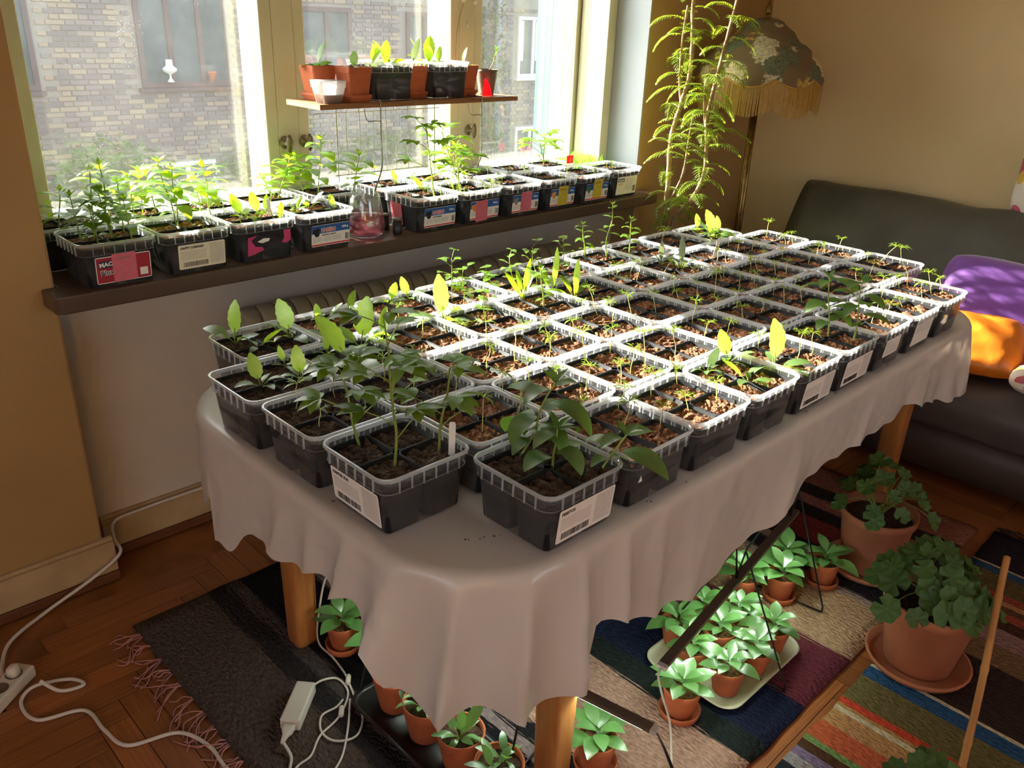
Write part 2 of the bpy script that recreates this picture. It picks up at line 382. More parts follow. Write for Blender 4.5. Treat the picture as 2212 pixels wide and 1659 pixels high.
struct(boxobj('wall_left', (-2.2, PIER_Y, -0.02), (AL0, 2.78, CEIL), 'ochre', bevel=0.008), 'ochre painted wall left of the window')
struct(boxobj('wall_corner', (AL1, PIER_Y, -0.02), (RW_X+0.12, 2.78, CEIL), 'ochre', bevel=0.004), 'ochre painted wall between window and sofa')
struct(boxobj('wall_window', (AL0+0.001, WALL_Y, -0.02), (AL1-0.001, 2.78, 0.848), 'white_wall'), 'pale wall below the window sill')
struct(boxobj('wall_lintel', (AL0+0.001, PIER_Y, 2.24), (AL1-0.001, 2.78, CEIL), 'blue_wall'), 'wall above the window')
struct(boxobj('trim_1', (AL1-0.006, PIER_Y+0.004, 0.90), (AL1-0.0005, WIN_Y-0.02, 2.235), 'blue_wall'), 'pale blue painted window reveal')
struct(boxobj('wall_right', (RW_X, -2.4, -0.02), (RW_X+0.12, PIER_Y, CEIL), 'ochre_lightened'), 'ochre painted wall behind the sofa')
struct(boxobj('ceiling', (-2.3, -2.5, CEIL), (RW_X+0.12, 2.78, CEIL+0.1), 'ceiling_paint'), 'white ceiling')
def opening(nm, ax, fixed, lo, hi, o0, o1, z0, z1):   # unseen wall; its opening is added to let in fill light
    f0, f1 = fixed
    for k, (a0, a1, c0, c1) in enumerate(((lo, hi, -0.02, z0), (lo, hi, z1, CEIL), (lo, o0, z0, z1), (o1, hi, z0, z1))):
        A, B = ((f0, a0, c0), (f1, a1, c1)) if ax == 'x' else ((a0, f0, c0), (a1, f1, c1))
        struct(boxobj(nm, A, B, 'ochre'), 'unseen ochre wall around an opening added for fill light')
opening('wall_side', 'x', (-2.3, -2.2), -2.4, 2.78, -1.7, 0.9, 0.95, 2.35)
opening('wall_back', 'y', (-2.5, -2.4), -2.3, RW_X+0.12, 1.1, 2.4, 1.1, 2.3)
# baseboards: board, dark quarter strip, nail holes
def baseboard(name, x0, x1, y, label):
    b = struct(boxobj(name, (x0, y-0.022, 0.028), (x1, y, 0.125), 'board_paint', bevel=0.003), label)
    inv = b.matrix_basis.inverted()
    for nm, a, c, m in (('cap_moulding', (x0, y-0.014, 0.125), (x1, y, 0.137), 'board_paint'), ('floor_strip', (x0, y-0.03, 0.0), (x1, y, 0.028), 'dark_wood')):
        o = boxobj(nm, a, c, m, b, bevel=0.002); o.matrix_parent_inverse = inv
    return b
baseboard('baseboard_left', -2.2, AL0+0.022, PIER_Y, 'cream baseboard along the left wall')
baseboard('baseboard_window', AL0+0.03, AL1, WALL_Y, 'cream baseboard under the window')
baseboard('baseboard_corner', AL1, RW_X-0.01, PIER_Y, 'cream baseboard behind the lamp')
# window sill, T-shaped plan
mb = MB()
plan = [(0.575, SILL_F+0.012), (0.59, SILL_F), (3.005, SILL_F), (3.02, SILL_F+0.012), (3.02, PIER_Y-0.001), (AL1-0.002, PIER_Y-0.001), (AL1-0.002, WIN_Y-0.005), (AL0+0.002, WIN_Y-0.005), (AL0+0.002, PIER_Y-0.001), (0.575, PIER_Y-0.001)]
mb.loops([[(x, y, 0.850) for x, y in plan], [(x, y, SILL_Z) for x, y in plan]], True, True)
sill = mb.build('window_sill', 'sill_wood', smooth=False); struct(sill, 'dark brown wooden window sill')
md = sill.modifiers.new('bevel', 'BEVEL'); md.width = 0.004; md.segments = 2

# ------------------------------------------------------------------ window: three casements with real depth
win = thing('window_1', 'three-part casement window with cream frames and dirty panes', 'window', (0, WIN_Y, SILL_Z), kind='structure')
def wbox(name, x0, x1, z0, z1, y0, y1, m, par=None, bevel=0.004):
    o = boxobj(name, (x0, y0-WIN_Y, z0-SILL_Z), (x1, y1-WIN_Y, z1-SILL_Z), m, par or win, bevel)
    return o
WT = 2.235
wbox('frame_jamb', AL0+0.002, 0.69, SILL_Z+0.001, WT, 2.60, 2.76, 'cream_paint')
wbox('frame_jamb', 2.955, AL1-0.007, SILL_Z+0.001, WT, 2.60, 2.76, 'cream_paint')
wbox('frame_head', 0.69, 2.955, WT-0.06, WT, 2.60, 2.76, 'cream_paint')
wbox('frame_sill', 0.69, 2.955, SILL_Z+0.001, 0.945, 2.60, 2.76, 'white_paint')
wbox('mullion', 1.462, 1.538, 0.945, WT-0.06, 2.605, 2.76, 'cream_paint')
wbox('mullion', 2.25, 2.325, 0.945, WT-0.06, 2.605, 2.76, 'cream_paint')
for x0, x1 in ((0.69, 1.462), (1.538, 2.25), (2.325, 2.955)):
    sash = wbox('casement', x0, x0+0.042, 0.946, WT-0.061, 2.606, 2.645, 'cream_paint')
    def sub(name, *a): 
        o = wbox(name, *a, sash); o.matrix_parent_inverse = sash.matrix_basis.inverted(); return o
    sub('stile', x1-0.042, x1, 0.946, WT-0.061, 2.606, 2.645, 'cream_paint')
    sub('rail', x0+0.042, x1-0.042, 0.946, 1.000, 2.606, 2.645, 'white_paint')
    sub('rail', x0+0.042, x1-0.042, WT-0.11, WT-0.061, 2.606, 2.645, 'cream_paint')
    sub('glazing_bead', x1-0.052, x1-0.042, 1.0, WT-0.11, 2.645, 2.66, 'white_paint')
    o = wbox('pane', x0+0.042, x1-0.042, 1.000, WT-0.11, 2.624, 2.628, 'pane_glass', sash, 0); o.matrix_parent_inverse = sash.matrix_basis.inverted()
    # outer sash of the double window
    out = wbox('outer_casement', x0, x0+0.038, 0.946, WT-0.061, 2.715, 2.752, 'white_paint')
    def sub2(name, *a):
        o = wbox(name, *a, out); o.matrix_parent_inverse = out.matrix_basis.inverted(); return o
    sub2('stile', x1-0.038, x1, 0.946, WT-0.061, 2.715, 2.752, 'white_paint')
    sub2('rail', x0+0.038, x1-0.038, 0.946, 0.99, 2.715, 2.752, 'white_paint')
    sub2('rail', x0+0.038, x1-0.038, WT-0.1, WT-0.061, 2.715, 2.752, 'white_paint')
    o = wbox('pane', x0+0.038, x1-0.038, 0.99, WT-0.1, 2.73, 2.733, 'pane_glass', out, 0); o.matrix_parent_inverse = out.matrix_basis.inverted()
wbox('jamb_lining', 2.932, 2.983, SILL_Z+0.001, WT, 2.445, 2.599, 'cream_paint')
wbox('outer_board', 2.93, 2.955, 0.946, WT, 2.765, 2.86, 'teal_paint')
def handle(x, z):
    mb = MB()
    mb.lathe([(0.0, 0.0), (0.019, 0.0), (0.021, 0.004), (0.015, 0.009), (0.009, 0.011), (0.008, 0.035)], 16)
    h = mb.build('handle', 'aged_metal', win, (x, 2.603-WIN_Y, z-SILL_Z)); h.rotation_euler = (PI/2, 0, 0)
    mb = MB(); L = []
    for k in range(9):
        t = k/8; ang = PI*t; zz = 0.030+0.010*math.cos(PI-ang)*-1
        rx, ry = 0.013*math.sin(ang)+1e-4, 0.030*math.sin(ang)+1e-4
        L.append([(rx*math.cos(2*PI*i/14), ry*math.sin(2*PI*i/14), 0.036+0.008*math.cos(ang)) for i in range(14)])
    mb.loops(L, True, True); mb.build('grip', 'aged_metal', h)
for hx in (1.478, 1.555): handle(hx, 1.155)
handle(2.30, 1.15)
for k, (hx, hz) in enumerate(((2.262, 1.62), (2.322, 1.615))):
    mb = MB(); mb.lathe([(0, 0), (0.008, 0), (0.009, 0.004), (0.004, 0.012)], 12, cap1=True)
    o = mb.build('screw_eye', 'white_paint', win, (hx, 2.603-WIN_Y, hz-SILL_Z)); o.rotation_euler = (PI/2, 0, 0)
mb = MB(); mb.tube(smoothpath([(2.264, 2.598, 1.615), (2.232, 2.597, 1.52), (2.224, 2.596, 1.42), (2.228, 2.59, 1.36)], 8), 0.0011, 5)
tag(mb.build('hanging_wire', 'aged_metal'), 'thin wire hanging from a screw eye on the window mullion', 'wire')
mb = MB(); mb.tube(smoothpath([(2.322, 2.598, 1.61), (2.31, 2.594, 1.575), (2.285, 2.595, 1.57), (2.268, 2.597, 1.60)], 8), 0.001, 5)
mb.box((2.276, 2.590, 1.525), (2.282, 2.596, 1.55)); mb.tube([(2.279, 2.594, 1.55), (2.277, 2.596, 1.575)], 0.0008, 4)
tag(mb.build('cord_toggle', 'white_plastic'), 'short looped cord with white toggle beside the hanging wire', 'cord')

# ------------------------------------------------------------------ outside: building across the courtyard
EY = 12.5
struct(boxobj('ground', (-14, 3.0, -3.1), (34, 40, -3.0), 'courtyard'), 'courtyard ground below the window')
bld = thing('apartment_building', 'brown brick apartment building across the courtyard', 'building', (8, EY, -3.0))
BO = Vector((8, EY, -3.0))
m, t, o_ = newmat('brick')
p_ = N(t, 'ShaderNodeBsdfPrincipled'); t.links.new(p_.outputs[0], o_.inputs[0]); p_.inputs['Roughness'].default_value = 0.9
ge = N(t, 'ShaderNodeNewGeometry'); oi = N(t, 'ShaderNodeObjectInfo')
ad = N(t, 'ShaderNodeMath', operation='ADD'); t.links.new(ge.outputs['Random Per Island'], ad.inputs[0]); t.links.new(oi.outputs['Random'], ad.inputs[1])
fr = N(t, 'ShaderNodeMath', operation='FRACT'); t.links.new(ad.outputs[0], fr.inputs[0])
cr = N(t, 'ShaderNodeValToRGB'); t.links.new(fr.outputs[0], cr.inputs[0])
cr.color_ramp.elements[0].color = col(S2L(112, 106, 108)); cr.color_ramp.elements[1].color = col(S2L(160, 146, 128))
for pos, cc in ((0.3, S2L(120, 114, 116)), (0.6, S2L(136, 128, 128)), (0.82, S2L(150, 136, 122))):
    e = cr.color_ramp.elements.new(pos); e.color = col(cc)
t.links.new(cr.outputs[0], p_.inputs['Base Color'])
b = boxobj('wall', (-9.5, 0.012, 0.0), (14, 0.4, 6.6), 'mortar', bld)
WINS = [  # x0,x1,z0,z1,material,mullions,has curtain
 (2.35, 3.63, 0.50, 2.2, 'ext_brown', 2, 0), (4.95, 6.30, 0.50, 2.2, 'ext_brown', 2, 0), (7.50, 8.46, 0.50, 1.64, 'ext_brown', 1, 0), (9.58, 10.36, 0.50, 1.62, 'ext_brown', 1, 0),
 (12.28, 13.52, 0.52, 1.62, 'ext_white', 2, 1), (12.28, 13.52, -1.6, -0.43, 'ext_white', 2, 0), (5.0, 5.9, -1.9, -0.55, 'ext_white', 1, 0), (8.0, 9.2, -1.9, -0.6, 'ext_brown', 1, 0)]
def inwin(x, z, hx=0.12, hz=0.035):
    return any(a-0.02-hx < x < c+0.02+hx and z0-0.05-hz < z < z1+0.02+hz for a, c, z0, z1, *_ in WINS)
spots = []
for r in range(-34, 26):
    z = 0.05 + r*0.067
    x = 2.2 + (0.18 if r % 2 else 0.0); k = 0
    while x < 14.3:     # stretcher and header in turn
        L_ = 0.228 if k % 2 == 0 else 0.108
        if not inwin(x+L_/2, z, L_/2): spots.append((x+L_/2, z, L_))
        x += L_+0.012; k += 1
spots.sort(key=lambda s: (s[0] > 7.2 or s[1] < -0.35, (s[0]-4.6)**2*0.25 + (s[1]-0.75)**2))
bm = MB(); bm.box((-0.113, -0.006, -0.0265), (0.113, 0.012, 0.0265))
brick_me = bpy.data.meshes.new('brick'); brick_me.from_pydata(bm.v, [], bm.f); brick_me.materials.append(M['brick'])
stuff = MB()
for i, (x, z, L_) in enumerate(spots):
    if i < 300:
        o = link('brick', brick_me, bld, (x-BO.x, rnd(-0.004, 0.003), z-BO.z)); o.scale = (L_/0.228*rnd(0.94, 1.0), 1, rnd(0.9, 1.04))
    else:
        dy = rnd(-0.004, 0.003); sx = L_/0.228*rnd(0.94, 1.0)
        stuff.box((x-BO.x-0.113*sx, -0.006+dy, z-BO.z-0.0265), (x-BO.x+0.113*sx, 0.012, z-BO.z+0.0265))
so_ = stuff.build('brickwork', 'brick', bld, smooth=False); so_['kind'] = 'stuff'
for wi, (x0, x1, z0, z1, wm, nm, cur) in enumerate(WINS):
    q = lambda a, y0, c, d, y1, e: ((a-BO.x, y0, c-BO.z), (d-BO.x, y1, e-BO.z))
    f = MB(); fwid = 0.07 if wm == 'ext_brown' else 0.06
    for A in ((x0, z0, x0+fwid, z1), (x1-fwid, z0, x1, z1), (x0+fwid, z1-fwid, x1-fwid, z1), (x0+fwid, z0, x1-fwid, z0+fwid)):
        a, c = q(A[0], -0.03, A[1], A[2], 0.03, A[3]); f.box(a, c)
    step = (x1-x0)/(nm+1)
    for k in range(nm):
        a, c = q(x0+step*(k+1)-0.035, -0.03, z0+fwid, x0+step*(k+1)+0.035, 0.03, z1-fwid); f.box(a, c)
    wo_ = f.build('window', wm, bld, smooth=False)
    f = MB(); a, c = q(x0-0.05, -0.06, z0-0.06, x1+0.05, 0.02, z0-0.005); f.box(a, c); f.build('window_ledge', wm, wo_, smooth=False)
    for k in range(nm+1):
        a, c = q(x0+step*k+0.035, -0.004, z0+fwid, x0+step*(k+1)-0.035, 0.004, z1-fwid)
        f = MB(); f.box(a, c); f.build('pane', 'ext_glass', wo_, smooth=False)
    if cur:
        for k in range(3):
            a, c = q(x0+0.07+k*step, -0.0065, z0+0.3, x0+0.16+k*step, -0.0045, z1-0.07); f = MB(); f.box(a, c); f.build('curtain', 'curtain', wo_, smooth=False)
# a white oil lamp and a pot seen behind the opposite window
mb = MB(); mb.lathe([(0.05, 0), (0.04, 0.02), (0.015, 0.05), (0.015, 0.1), (0.09, 0.14), (0.10, 0.18), (0.05, 0.22), (0.045, 0.3)], 14, cap1=True)
tag(mb.build('oil_lamp', 'ext_white', None, (5.32, EY-0.1, 0.575)), 'white oil lamp on the ledge of the opposite brown window', 'lamp')
mb = MB(); mb.lathe([(0.04, 0), (0.055, 0.11), (0.06, 0.115), (0.06, 0.135)], 14, cap1=True)
tag(mb.build('flower_pot', 'terracotta', None, (5.95, EY-0.1, 0.575)), 'small terracotta pot on the ledge of the opposite brown window', 'pot')
mb = MB(); mb.tube([(11.69-BO.x, -0.08, 0.0), (11.69-BO.x, -0.08, 6.5)], 0.055, 10); mb.build('drainpipe', 'pipe_grey', bld)
# ivy and shrubs along the wall
def shrub(name, label, cx, cz, rx, rz, n, y=EY-0.25, ry=0.22, size=0.10, m='ivy_leaf', cat='shrub', grp=None):
    t_ = thing(name, label, cat, (cx, y, -3.0), group=grp); mb = MB()
    for _ in range(n):
        a = rnd(0, 2*PI); rr = math.sqrt(random.random())
        pz = cz + rz*rr*math.sin(a); px = rx*rr*math.cos(a); py = rnd(-ry, ry*0.6)
        d = (rnd(-1, 1), rnd(-1, 0.3), rnd(-1, 0.6)); L = size*rnd(0.6, 1.3)
        mb.leaf((px, py, pz+3.0), d, L, L*0.8, droop=0.4, n=2, p=0.7)
    mb.build('foliage', m, t_); st = MB()
    for k in range(5):
        x = rnd(-rx, rx)*0.5; st.tube(smoothpath([(x, 0.05, 0.0), (x+rnd(-.2,.2), 0.1, 1.2), (x+rnd(-.3,.3), 0.05, max(1.4, cz+3.0))], 4), 0.018, 5)
    st.build('stem', 'bark', t_)
shrub('climbing_shrub', 'leafy shrub against the brick wall behind the left pane', 4.35, -0.75, 0.85, 0.65, 900)
shrub('garden_shrub', 'round green shrub below the opposite brown window', 6.5, -0.8, 0.8, 0.45, 620)
shrub('courtyard_bush', 'courtyard bush seen through the wire rack', 9.0, -0.85, 1.3, 0.6, 900)
shrub('ivy_vine', 'thin ivy climbing beside the grey drainpipe', 11.35, 0.45, 0.42, 1.6, 560, ry=0.08, size=0.09, cat='ivy')
mbp = MB()
for _ in range(70): mbp.leaf((rnd(-.3,.3), rnd(-.1,.1), rnd(0,.35)), (rnd(-1,1), rnd(-1,.3), rnd(-.5,1)), 0.09, 0.08, n=2)
t_ = thing('flower_box', 'pink flowers outside the lower opposite window', 'flowers', (12.1, EY-0.6, -0.95)); mbp.build('blossoms', 'note_pink', t_)
boxobj('box', (-0.35, -0.1, -0.16), (0.35, 0.1, 0.0), 'terracotta', t_)

# ------------------------------------------------------------------ radiator under the sill
rad = thing('radiator', 'old ribbed column radiator painted beige under the window sill', 'radiator', (1.14, 2.305, 0.0))
mb = MB(); prof = []
for k in range(9):
    a = PI*k/8; prof.append((0.055*math.cos(a), 0.665+0.055*math.sin(a)))
sec = [(y, z) for y, z in prof] + [(-0.055, 0.16), (-0.03, 0.11), (0.03, 0.11), (0.055, 0.16)]
for xx, sc in ((-0.026, 0.90), (-0.02, 0.97), (0.0, 1.0), (0.02, 0.97), (0.026, 0.90)): pass
mb.loops([[(xx, y*sc, 0.40+(z-0.40)*(0.985 if sc < 0.95 else 1.0)) for y, z in sec] for xx, sc in ((-0.0285, 0.80), (-0.022, 0.95), (-0.010, 1.0), (0.010, 1.0), (0.022, 0.95), (0.0285, 0.80))], True, True)
fin = mb.build('fin', 'radiator_paint', rad, (0.0, 0, 0)); fin_me = fin.data
for k in range(1, 25): link('fin', fin_me, rad, (k*0.0585, 0, 0))
for x in (0.06, 1.34): boxobj('foot', (x-0.02, -0.04, 0.0), (x+0.02, 0.04, 0.125), 'radiator_paint', rad)
mb = MB(); mb.tube([(1.43, 0, 0.62), (1.47, 0, 0.62), (1.47, 0, 0.0)], 0.009, 8); mb.build('valve_pipe', 'chrome', rad)

# ------------------------------------------------------------------ table and cloth
TX0, TX1, TY0, TY1, TR, TZ = 0.672, 2.945, 0.752, 1.825, 0.24, 0.74
tcx, tcy = (TX0+TX1)/2, (TY0+TY1)/2
tab = thing('dining_table', 'long wooden dining table under the white cloth', 'table', (tcx, tcy, 0))
hx, hy = (TX1-TX0)/2-0.008, (TY1-TY0)/2-0.008
mb = MB(); mb.loops([rrect(hx, hy, TR, TZ-0.03, 8), rrect(hx, hy, TR, TZ-0.002, 8)], True, True); mb.build('tabletop', 'table_wood', tab, smooth=False)
mb = MB()
for a, b in (((-hx+.16, -hy+.12, .62), (hx-.16, -hy+.145, .71)), ((-hx+.16, hy-.145, .62), (hx-.16, hy-.12, .71)), ((-hx+.14, -hy+.16, .62), (-hx+.165, hy-.16, .71)), ((hx-.165, -hy+.16, .62), (hx-.14, hy-.16, .71))): mb.box(a, b)
mb.build('apron', 'table_wood', tab, smooth=False)
for lx, ly in ((1.055, 0.885), (0.885, 1.645), (2.83, 0.925), (2.75, 1.66)):
    mb = MB(); mb.loops([rrect(.030, .030, .014, 0.004), rrect(.032, .032, .014, .02), rrect(.040, .040, .016, .60), rrect(.040, .040, .016, .709)], True, True)
    mb.build('leg', 'table_wood', tab, (lx-tcx, ly-tcy, 0))

# cloth: top sheet, rolled edge, hanging skirt with folds
HX, HY = (TX1-TX0)/2, (TY1-TY0)/2
def outline(n=640):
    segs = [((TX0, TY1-TR), (TX0, TY0+TR)), ('c', TX0+TR, TY0+TR, PI), ((TX0+TR, TY0), (TX1-TR, TY0)), ('c', TX1-TR, TY0+TR, 1.5*PI),
            ((TX1, TY0+TR), (TX1, TY1-TR)), ('c', TX1-TR, TY1-TR, 0), ((TX1-TR, TY1), (TX0+TR, TY1)), ('c', TX0+TR, TY1-TR, .5*PI)]
    ln = [(Vector(s[1])-Vector(s[0])).length if s[0] != 'c' else TR*PI/2 for s in segs]; tot = sum(ln); out = []
    for i in range(n):
        d = tot*i/n; k = 0
        while d > ln[k]: d -= ln[k]; k += 1
        s = segs[k]
        if s[0] == 'c':
            a = s[3]+d/TR; out.append((Vector((s[1]+TR*math.cos(a), s[2]+TR*math.sin(a))), Vector((math.cos(a), math.sin(a))), k, d/ln[k], tot*i/n))
        else:
            v = (Vector(s[1])-Vector(s[0])).normalized(); out.append((Vector(s[0])+v*d, Vector((v.y, -v.x)), k, d/ln[k], tot*i/n))
    return out
def lerp(tab_, x):
    for i in range(len(tab_)-1):
        if x <= tab_[i+1][0]:
            a, b = tab_[i], tab_[i+1]; f = max(0, (x-a[0])/(b[0]-a[0])); f = f*f*(3-2*f); return a[1]+(b[1]-a[1])*f
    return tab_[-1][1]
LEFT = [(-1.83, .50), (-1.65, .445), (-1.52, .47), (-1.40, .562), (-1.31, .56), (-1.14, .60), (-1.02, .612), (-.95, .60)]
COR = [(0, .60), (.08, .59), (.14, .49), (.35, .458), (.55, .478), (.75, .462), (1.0, .455)]
FRONT = [(.91, .455), (.965, .462), (.985, .565), (1.17, .492), (1.32, .472), (1.53, .511), (1.86, .583), (2.24, .585), (2.31, .605), (2.45, .56), (2.70, .515)]
def bottom(P, k, f):
    if k == 0: return lerp(LEFT, -P.y)
    if k == 1: return lerp(COR, f)
    if k == 2: return lerp(FRONT, P.x)
    if k == 3: return .515
    return .54 + .03*math.sin(f*14)
ol = outline(); rings = []; ZT = TZ+0.002
inner = [(p-nrm*0.02) for p, nrm, *_ in ol]
mb = MB(); L = []
L.append([(q.x-tcx, q.y-tcy, ZT) for q in inner])
L.append([(p.x-nrm.x*0.004-tcx, p.y-nrm.y*0.004-tcy, ZT-0.0005) for p, nrm, *_ in ol])
L.append([(p.x+nrm.x*0.003-tcx, p.y+nrm.y*0.003-tcy, ZT-0.006) for p, nrm, *_ in ol])
NK = 22
for j in range(1, NK+1):
    t = j/NK; ring = []
    for p, nrm, k, f, s in ol:
        zb = bottom(p, k, f); z = ZT-0.006 - t*(ZT-0.006-zb)
        corner = 1.0 if k in (1, 3, 5, 7) else 0.0
        near = math.exp(-((s-0.80)/0.34)**2)
        far = math.exp(-((s-3.2)/0.5)**2)
        wv = math.sin(s*23+0.6)*0.6 + math.sin(s*11.3+1.2)*0.5 + mnoise.noise(Vector((s*6, t*1.2, 0)))*0.8
        q_ = math.sin(s*27+1.4+0.5*t); wn = (1-abs(q_)**0.7)*1.6-0.6   # sharp ridges, broad valleys
        qf = math.sin(s*8.5+0.4+0.8*t+1.5*mnoise.noise(Vector((s*2, 0, 8)))); wf = (1-abs(qf)**0.6)*1.5-0.5
        off = 0.006 + t*(0.008 + 0.006*wv) + (1-near)*(t**1.1)*0.013*max(wf, -.2) + near*(t**0.7)*(0.020+0.042*wn) + far*(t**0.7)*(0.012+0.022*math.sin(s*47)) + 0.0025*mnoise.noise(Vector((s*25, t*6, 3)))
        ring.append((p.x+nrm.x*off-tcx, p.y+nrm.y*off-tcy, z + (0.004*math.sin(s*60)*t)))
    L.append(ring)
mb.loops(L, True, False)
mb.f = [tuple(reversed(f)) for f in mb.f]   # skirt faces out, top sheet faces up
cl = mb.build('tablecloth', 'cloth_sheet', None, (tcx, tcy, 0)); tag(cl, 'white plastic tablecloth draped over the long table', 'tablecloth')
# crumbs of soil on the cloth
cr_ = MB()
for x, y in ((.80, .90), (.83, .885), (.86, .87), (1.0, .79), (1.25, .765), (1.50, .77), (1.75, .772), (1.9, .775), (.71, 1.15), (.705, 1.3), (.845, .876), (.88, .862), (.98, .80), (1.15, .768), (2.2, .775)):
    for _ in range(random.randint(1, 2)):
        k_ = rnd(.6, 1.3); cr_.lathe([(.0005*k_, .0), (.0017*k_, .0006), (.001*k_, .0015*k_)], 5, (x+rnd(-.01, .01)-.9, y+rnd(-.004, .006)-.85, 0), cap1=True)
co_ = cr_.build('soil_crumbs', 'soil_dark', None, (.9, .85, ZT+.0002)); tag(co_, 'dark soil crumbs scattered along the near edge of the tablecloth', 'soil', kind='stuff')

# ------------------------------------------------------------------ clear tubs with four black cups each
TH = 0.118
tb = MB(); tb.loops([rrect(.079, .079, .02, .0005), rrect(.083, .083, .022, .004), rrect(.0885, .0885, .024, .05), rrect(.0914, .0914, .024, .0860), rrect(.0942, .0942, .024, .0872), rrect(.0965, .0965, .024, .1115)], True, False)
def me_from(mb, name, m, smooth=True):
    me = bpy.data.meshes.new(name); me.from_pydata(mb.v, [], mb.f); me.materials.append(M[m])
    if smooth: me.polygons.foreach_set('use_smooth', [True]*len(me.polygons))
    return me
tub_me = me_from(tb, 'tub', 'tub_clear')
rb = MB()
rb.loops([rrect(.0966, .0966, .024, .1095), rrect(.0968, .0968, .024, .1115), rrect(.0995, .0995, .026, .1125), rrect(.0998, .0998, .026, .1165), rrect(.0985, .0985, .026, .118), rrect(.0955, .0955, .024, .118), rrect(.0942, .0942, .023, .1165), rrect(.0938, .0938, .023, .110)], False, False)
rb.loops([rrect(.0920, .0920, .024, .0856), rrect(.0946, .0946, .024, .0862), rrect(.0948, .0948, .024, .0876)], False, False)
for sx in range(6):
    u = -0.065+sx*0.026
    for (ax, sg) in (('x', 1), ('x', -1), ('y', 1), ('y', -1)):
        lo, hi = 0.0946, 0.0982
        a = (u-.0008, min(sg*lo, sg*hi), .0868); b = (u+.0008, max(sg*lo, sg*hi), .1125)
        if ax == 'y': a = (a[1], a[0], a[2]); b = (b[1], b[0], b[2])
        rb.box(a, b)
rim_me = me_from(rb, 'rim', 'tub_rim', False)
cb = MB(); cb.loops([rrect(.035, .035, .009, .003), rrect(.0430, .0430, .011, .1015), rrect(.0448, .0448, .012, .102), rrect(.0448, .0448, .012, .1035), rrect(.0428, .0428, .011, .103), rrect(.038, .038, .01, .06)], True, True)
cup_me = me_from(cb, 'cup', 'cup_plastic')
def soil_mesh(seed, m, h=.0425, z=.0955, n=15, amp=.007):
    mb = MB(); vs = []; fs = []
    for i in range(n):
        for j in range(n):
            x, y = -h+2*h*i/(n-1), -h+2*h*j/(n-1); e = min(i, j, n-1-i, n-1-j)
            zz = z + amp*mnoise.noise(Vector((x*70+seed*9, y*70, seed*3.1))) + 0.5*amp*random.uniform(-1, 1) - (0.003 if e == 0 else 0)
            vs.append((x, y, zz))
    for i in range(n-1):
        for j in range(n-1): fs.append((i*n+j, (i+1)*n+j, (i+1)*n+j+1, i*n+j+1))
    mb.add(vs, fs); return me_from(mb, 'soil', m, False)
soils = [soil_mesh(k, 'soil') for k in range(5)]; soils_d = [soil_mesh(k+20, 'soil_dark') for k in range(3)]
def make_tub(x0, y0, z, name='seedling_tub', dark=False, rot=0.0, s=1.0):
    """x0,y0: low corner of the 0.2 m rim"""
    t = bpy.data.objects.new(name, None); C.objects.link(t); t.location = (x0+0.1, y0+0.1, z); t.rotation_euler = (0, 0, rot); t.empty_display_size = .05
    link('tub', tub_me, t); link('rim', rim_me, t)
    for i in (-1, 1):
        for j in (-1, 1):
            c = link('cup', cup_me, t, (i*.0452, j*.0452, 0.0)); link('soil', random.choice(soils_d if dark else soils), c, (0, 0, 0)).rotation_euler = (0, 0, random.randrange(4)*PI/2)
    return t

# ------------------------------------------------------------------ plants
def curve_stem(top, k=7, sway=0.15):
    top = Vector(top); h = top.length; sd = Vector((rnd(-1, 1), rnd(-1, 1), 0))*h*sway
    return smoothpath([(0, 0, -0.004), sd*0.5+top*0.33, sd*-0.3+top*0.7, top], k)
def seedling(par, base, top):
    h = Vector(top).length; st = MB(); path = curve_stem(top, 5, 0.10)
    st.tube(path, [0.0011-0.0004*i/len(path) for i in range(len(path))], 5)
    o = st.build('seedling', 'stem_pale', par, base)
    lv = MB(); tp = Vector(path[-1]); a0 = rnd(0, 2*PI); sc = min(1.8, 1.2+h*6)*rnd(.9, 1.15)
    for k in range(2):
        a = a0+k*PI; lv.leaf(tp, (math.cos(a), math.sin(a), rnd(.2, .7)), 0.020*sc, 0.0040*sc, droop=rnd(.8, 1.8), n=4, fold=.1, p=.9)
    for k in range(6):
        a = a0+.6+k*1.06; d = Vector((math.cos(a), math.sin(a), rnd(.3, 1.1))); L = rnd(.012, .020)*sc
        lv.leaf(tp, d, L, 0.0022*sc, droop=rnd(.6, 1.6), n=3, fold=0, p=.9)
        mid = tp+d.normalized()*L*.55
        for s_ in (-.7, .7): lv.leaf(mid, (math.cos(a+s_), math.sin(a+s_), .1), L*.5, 0.0018*sc, droop=.8, n=2, fold=0)
    lv.build('leaves', 'seed_leaf', o)
    return o
def leafobj(par, m, *a, **kw):
    mb = MB(); mb.leaf(*a, **kw); return mb.build('leaf', m, par)
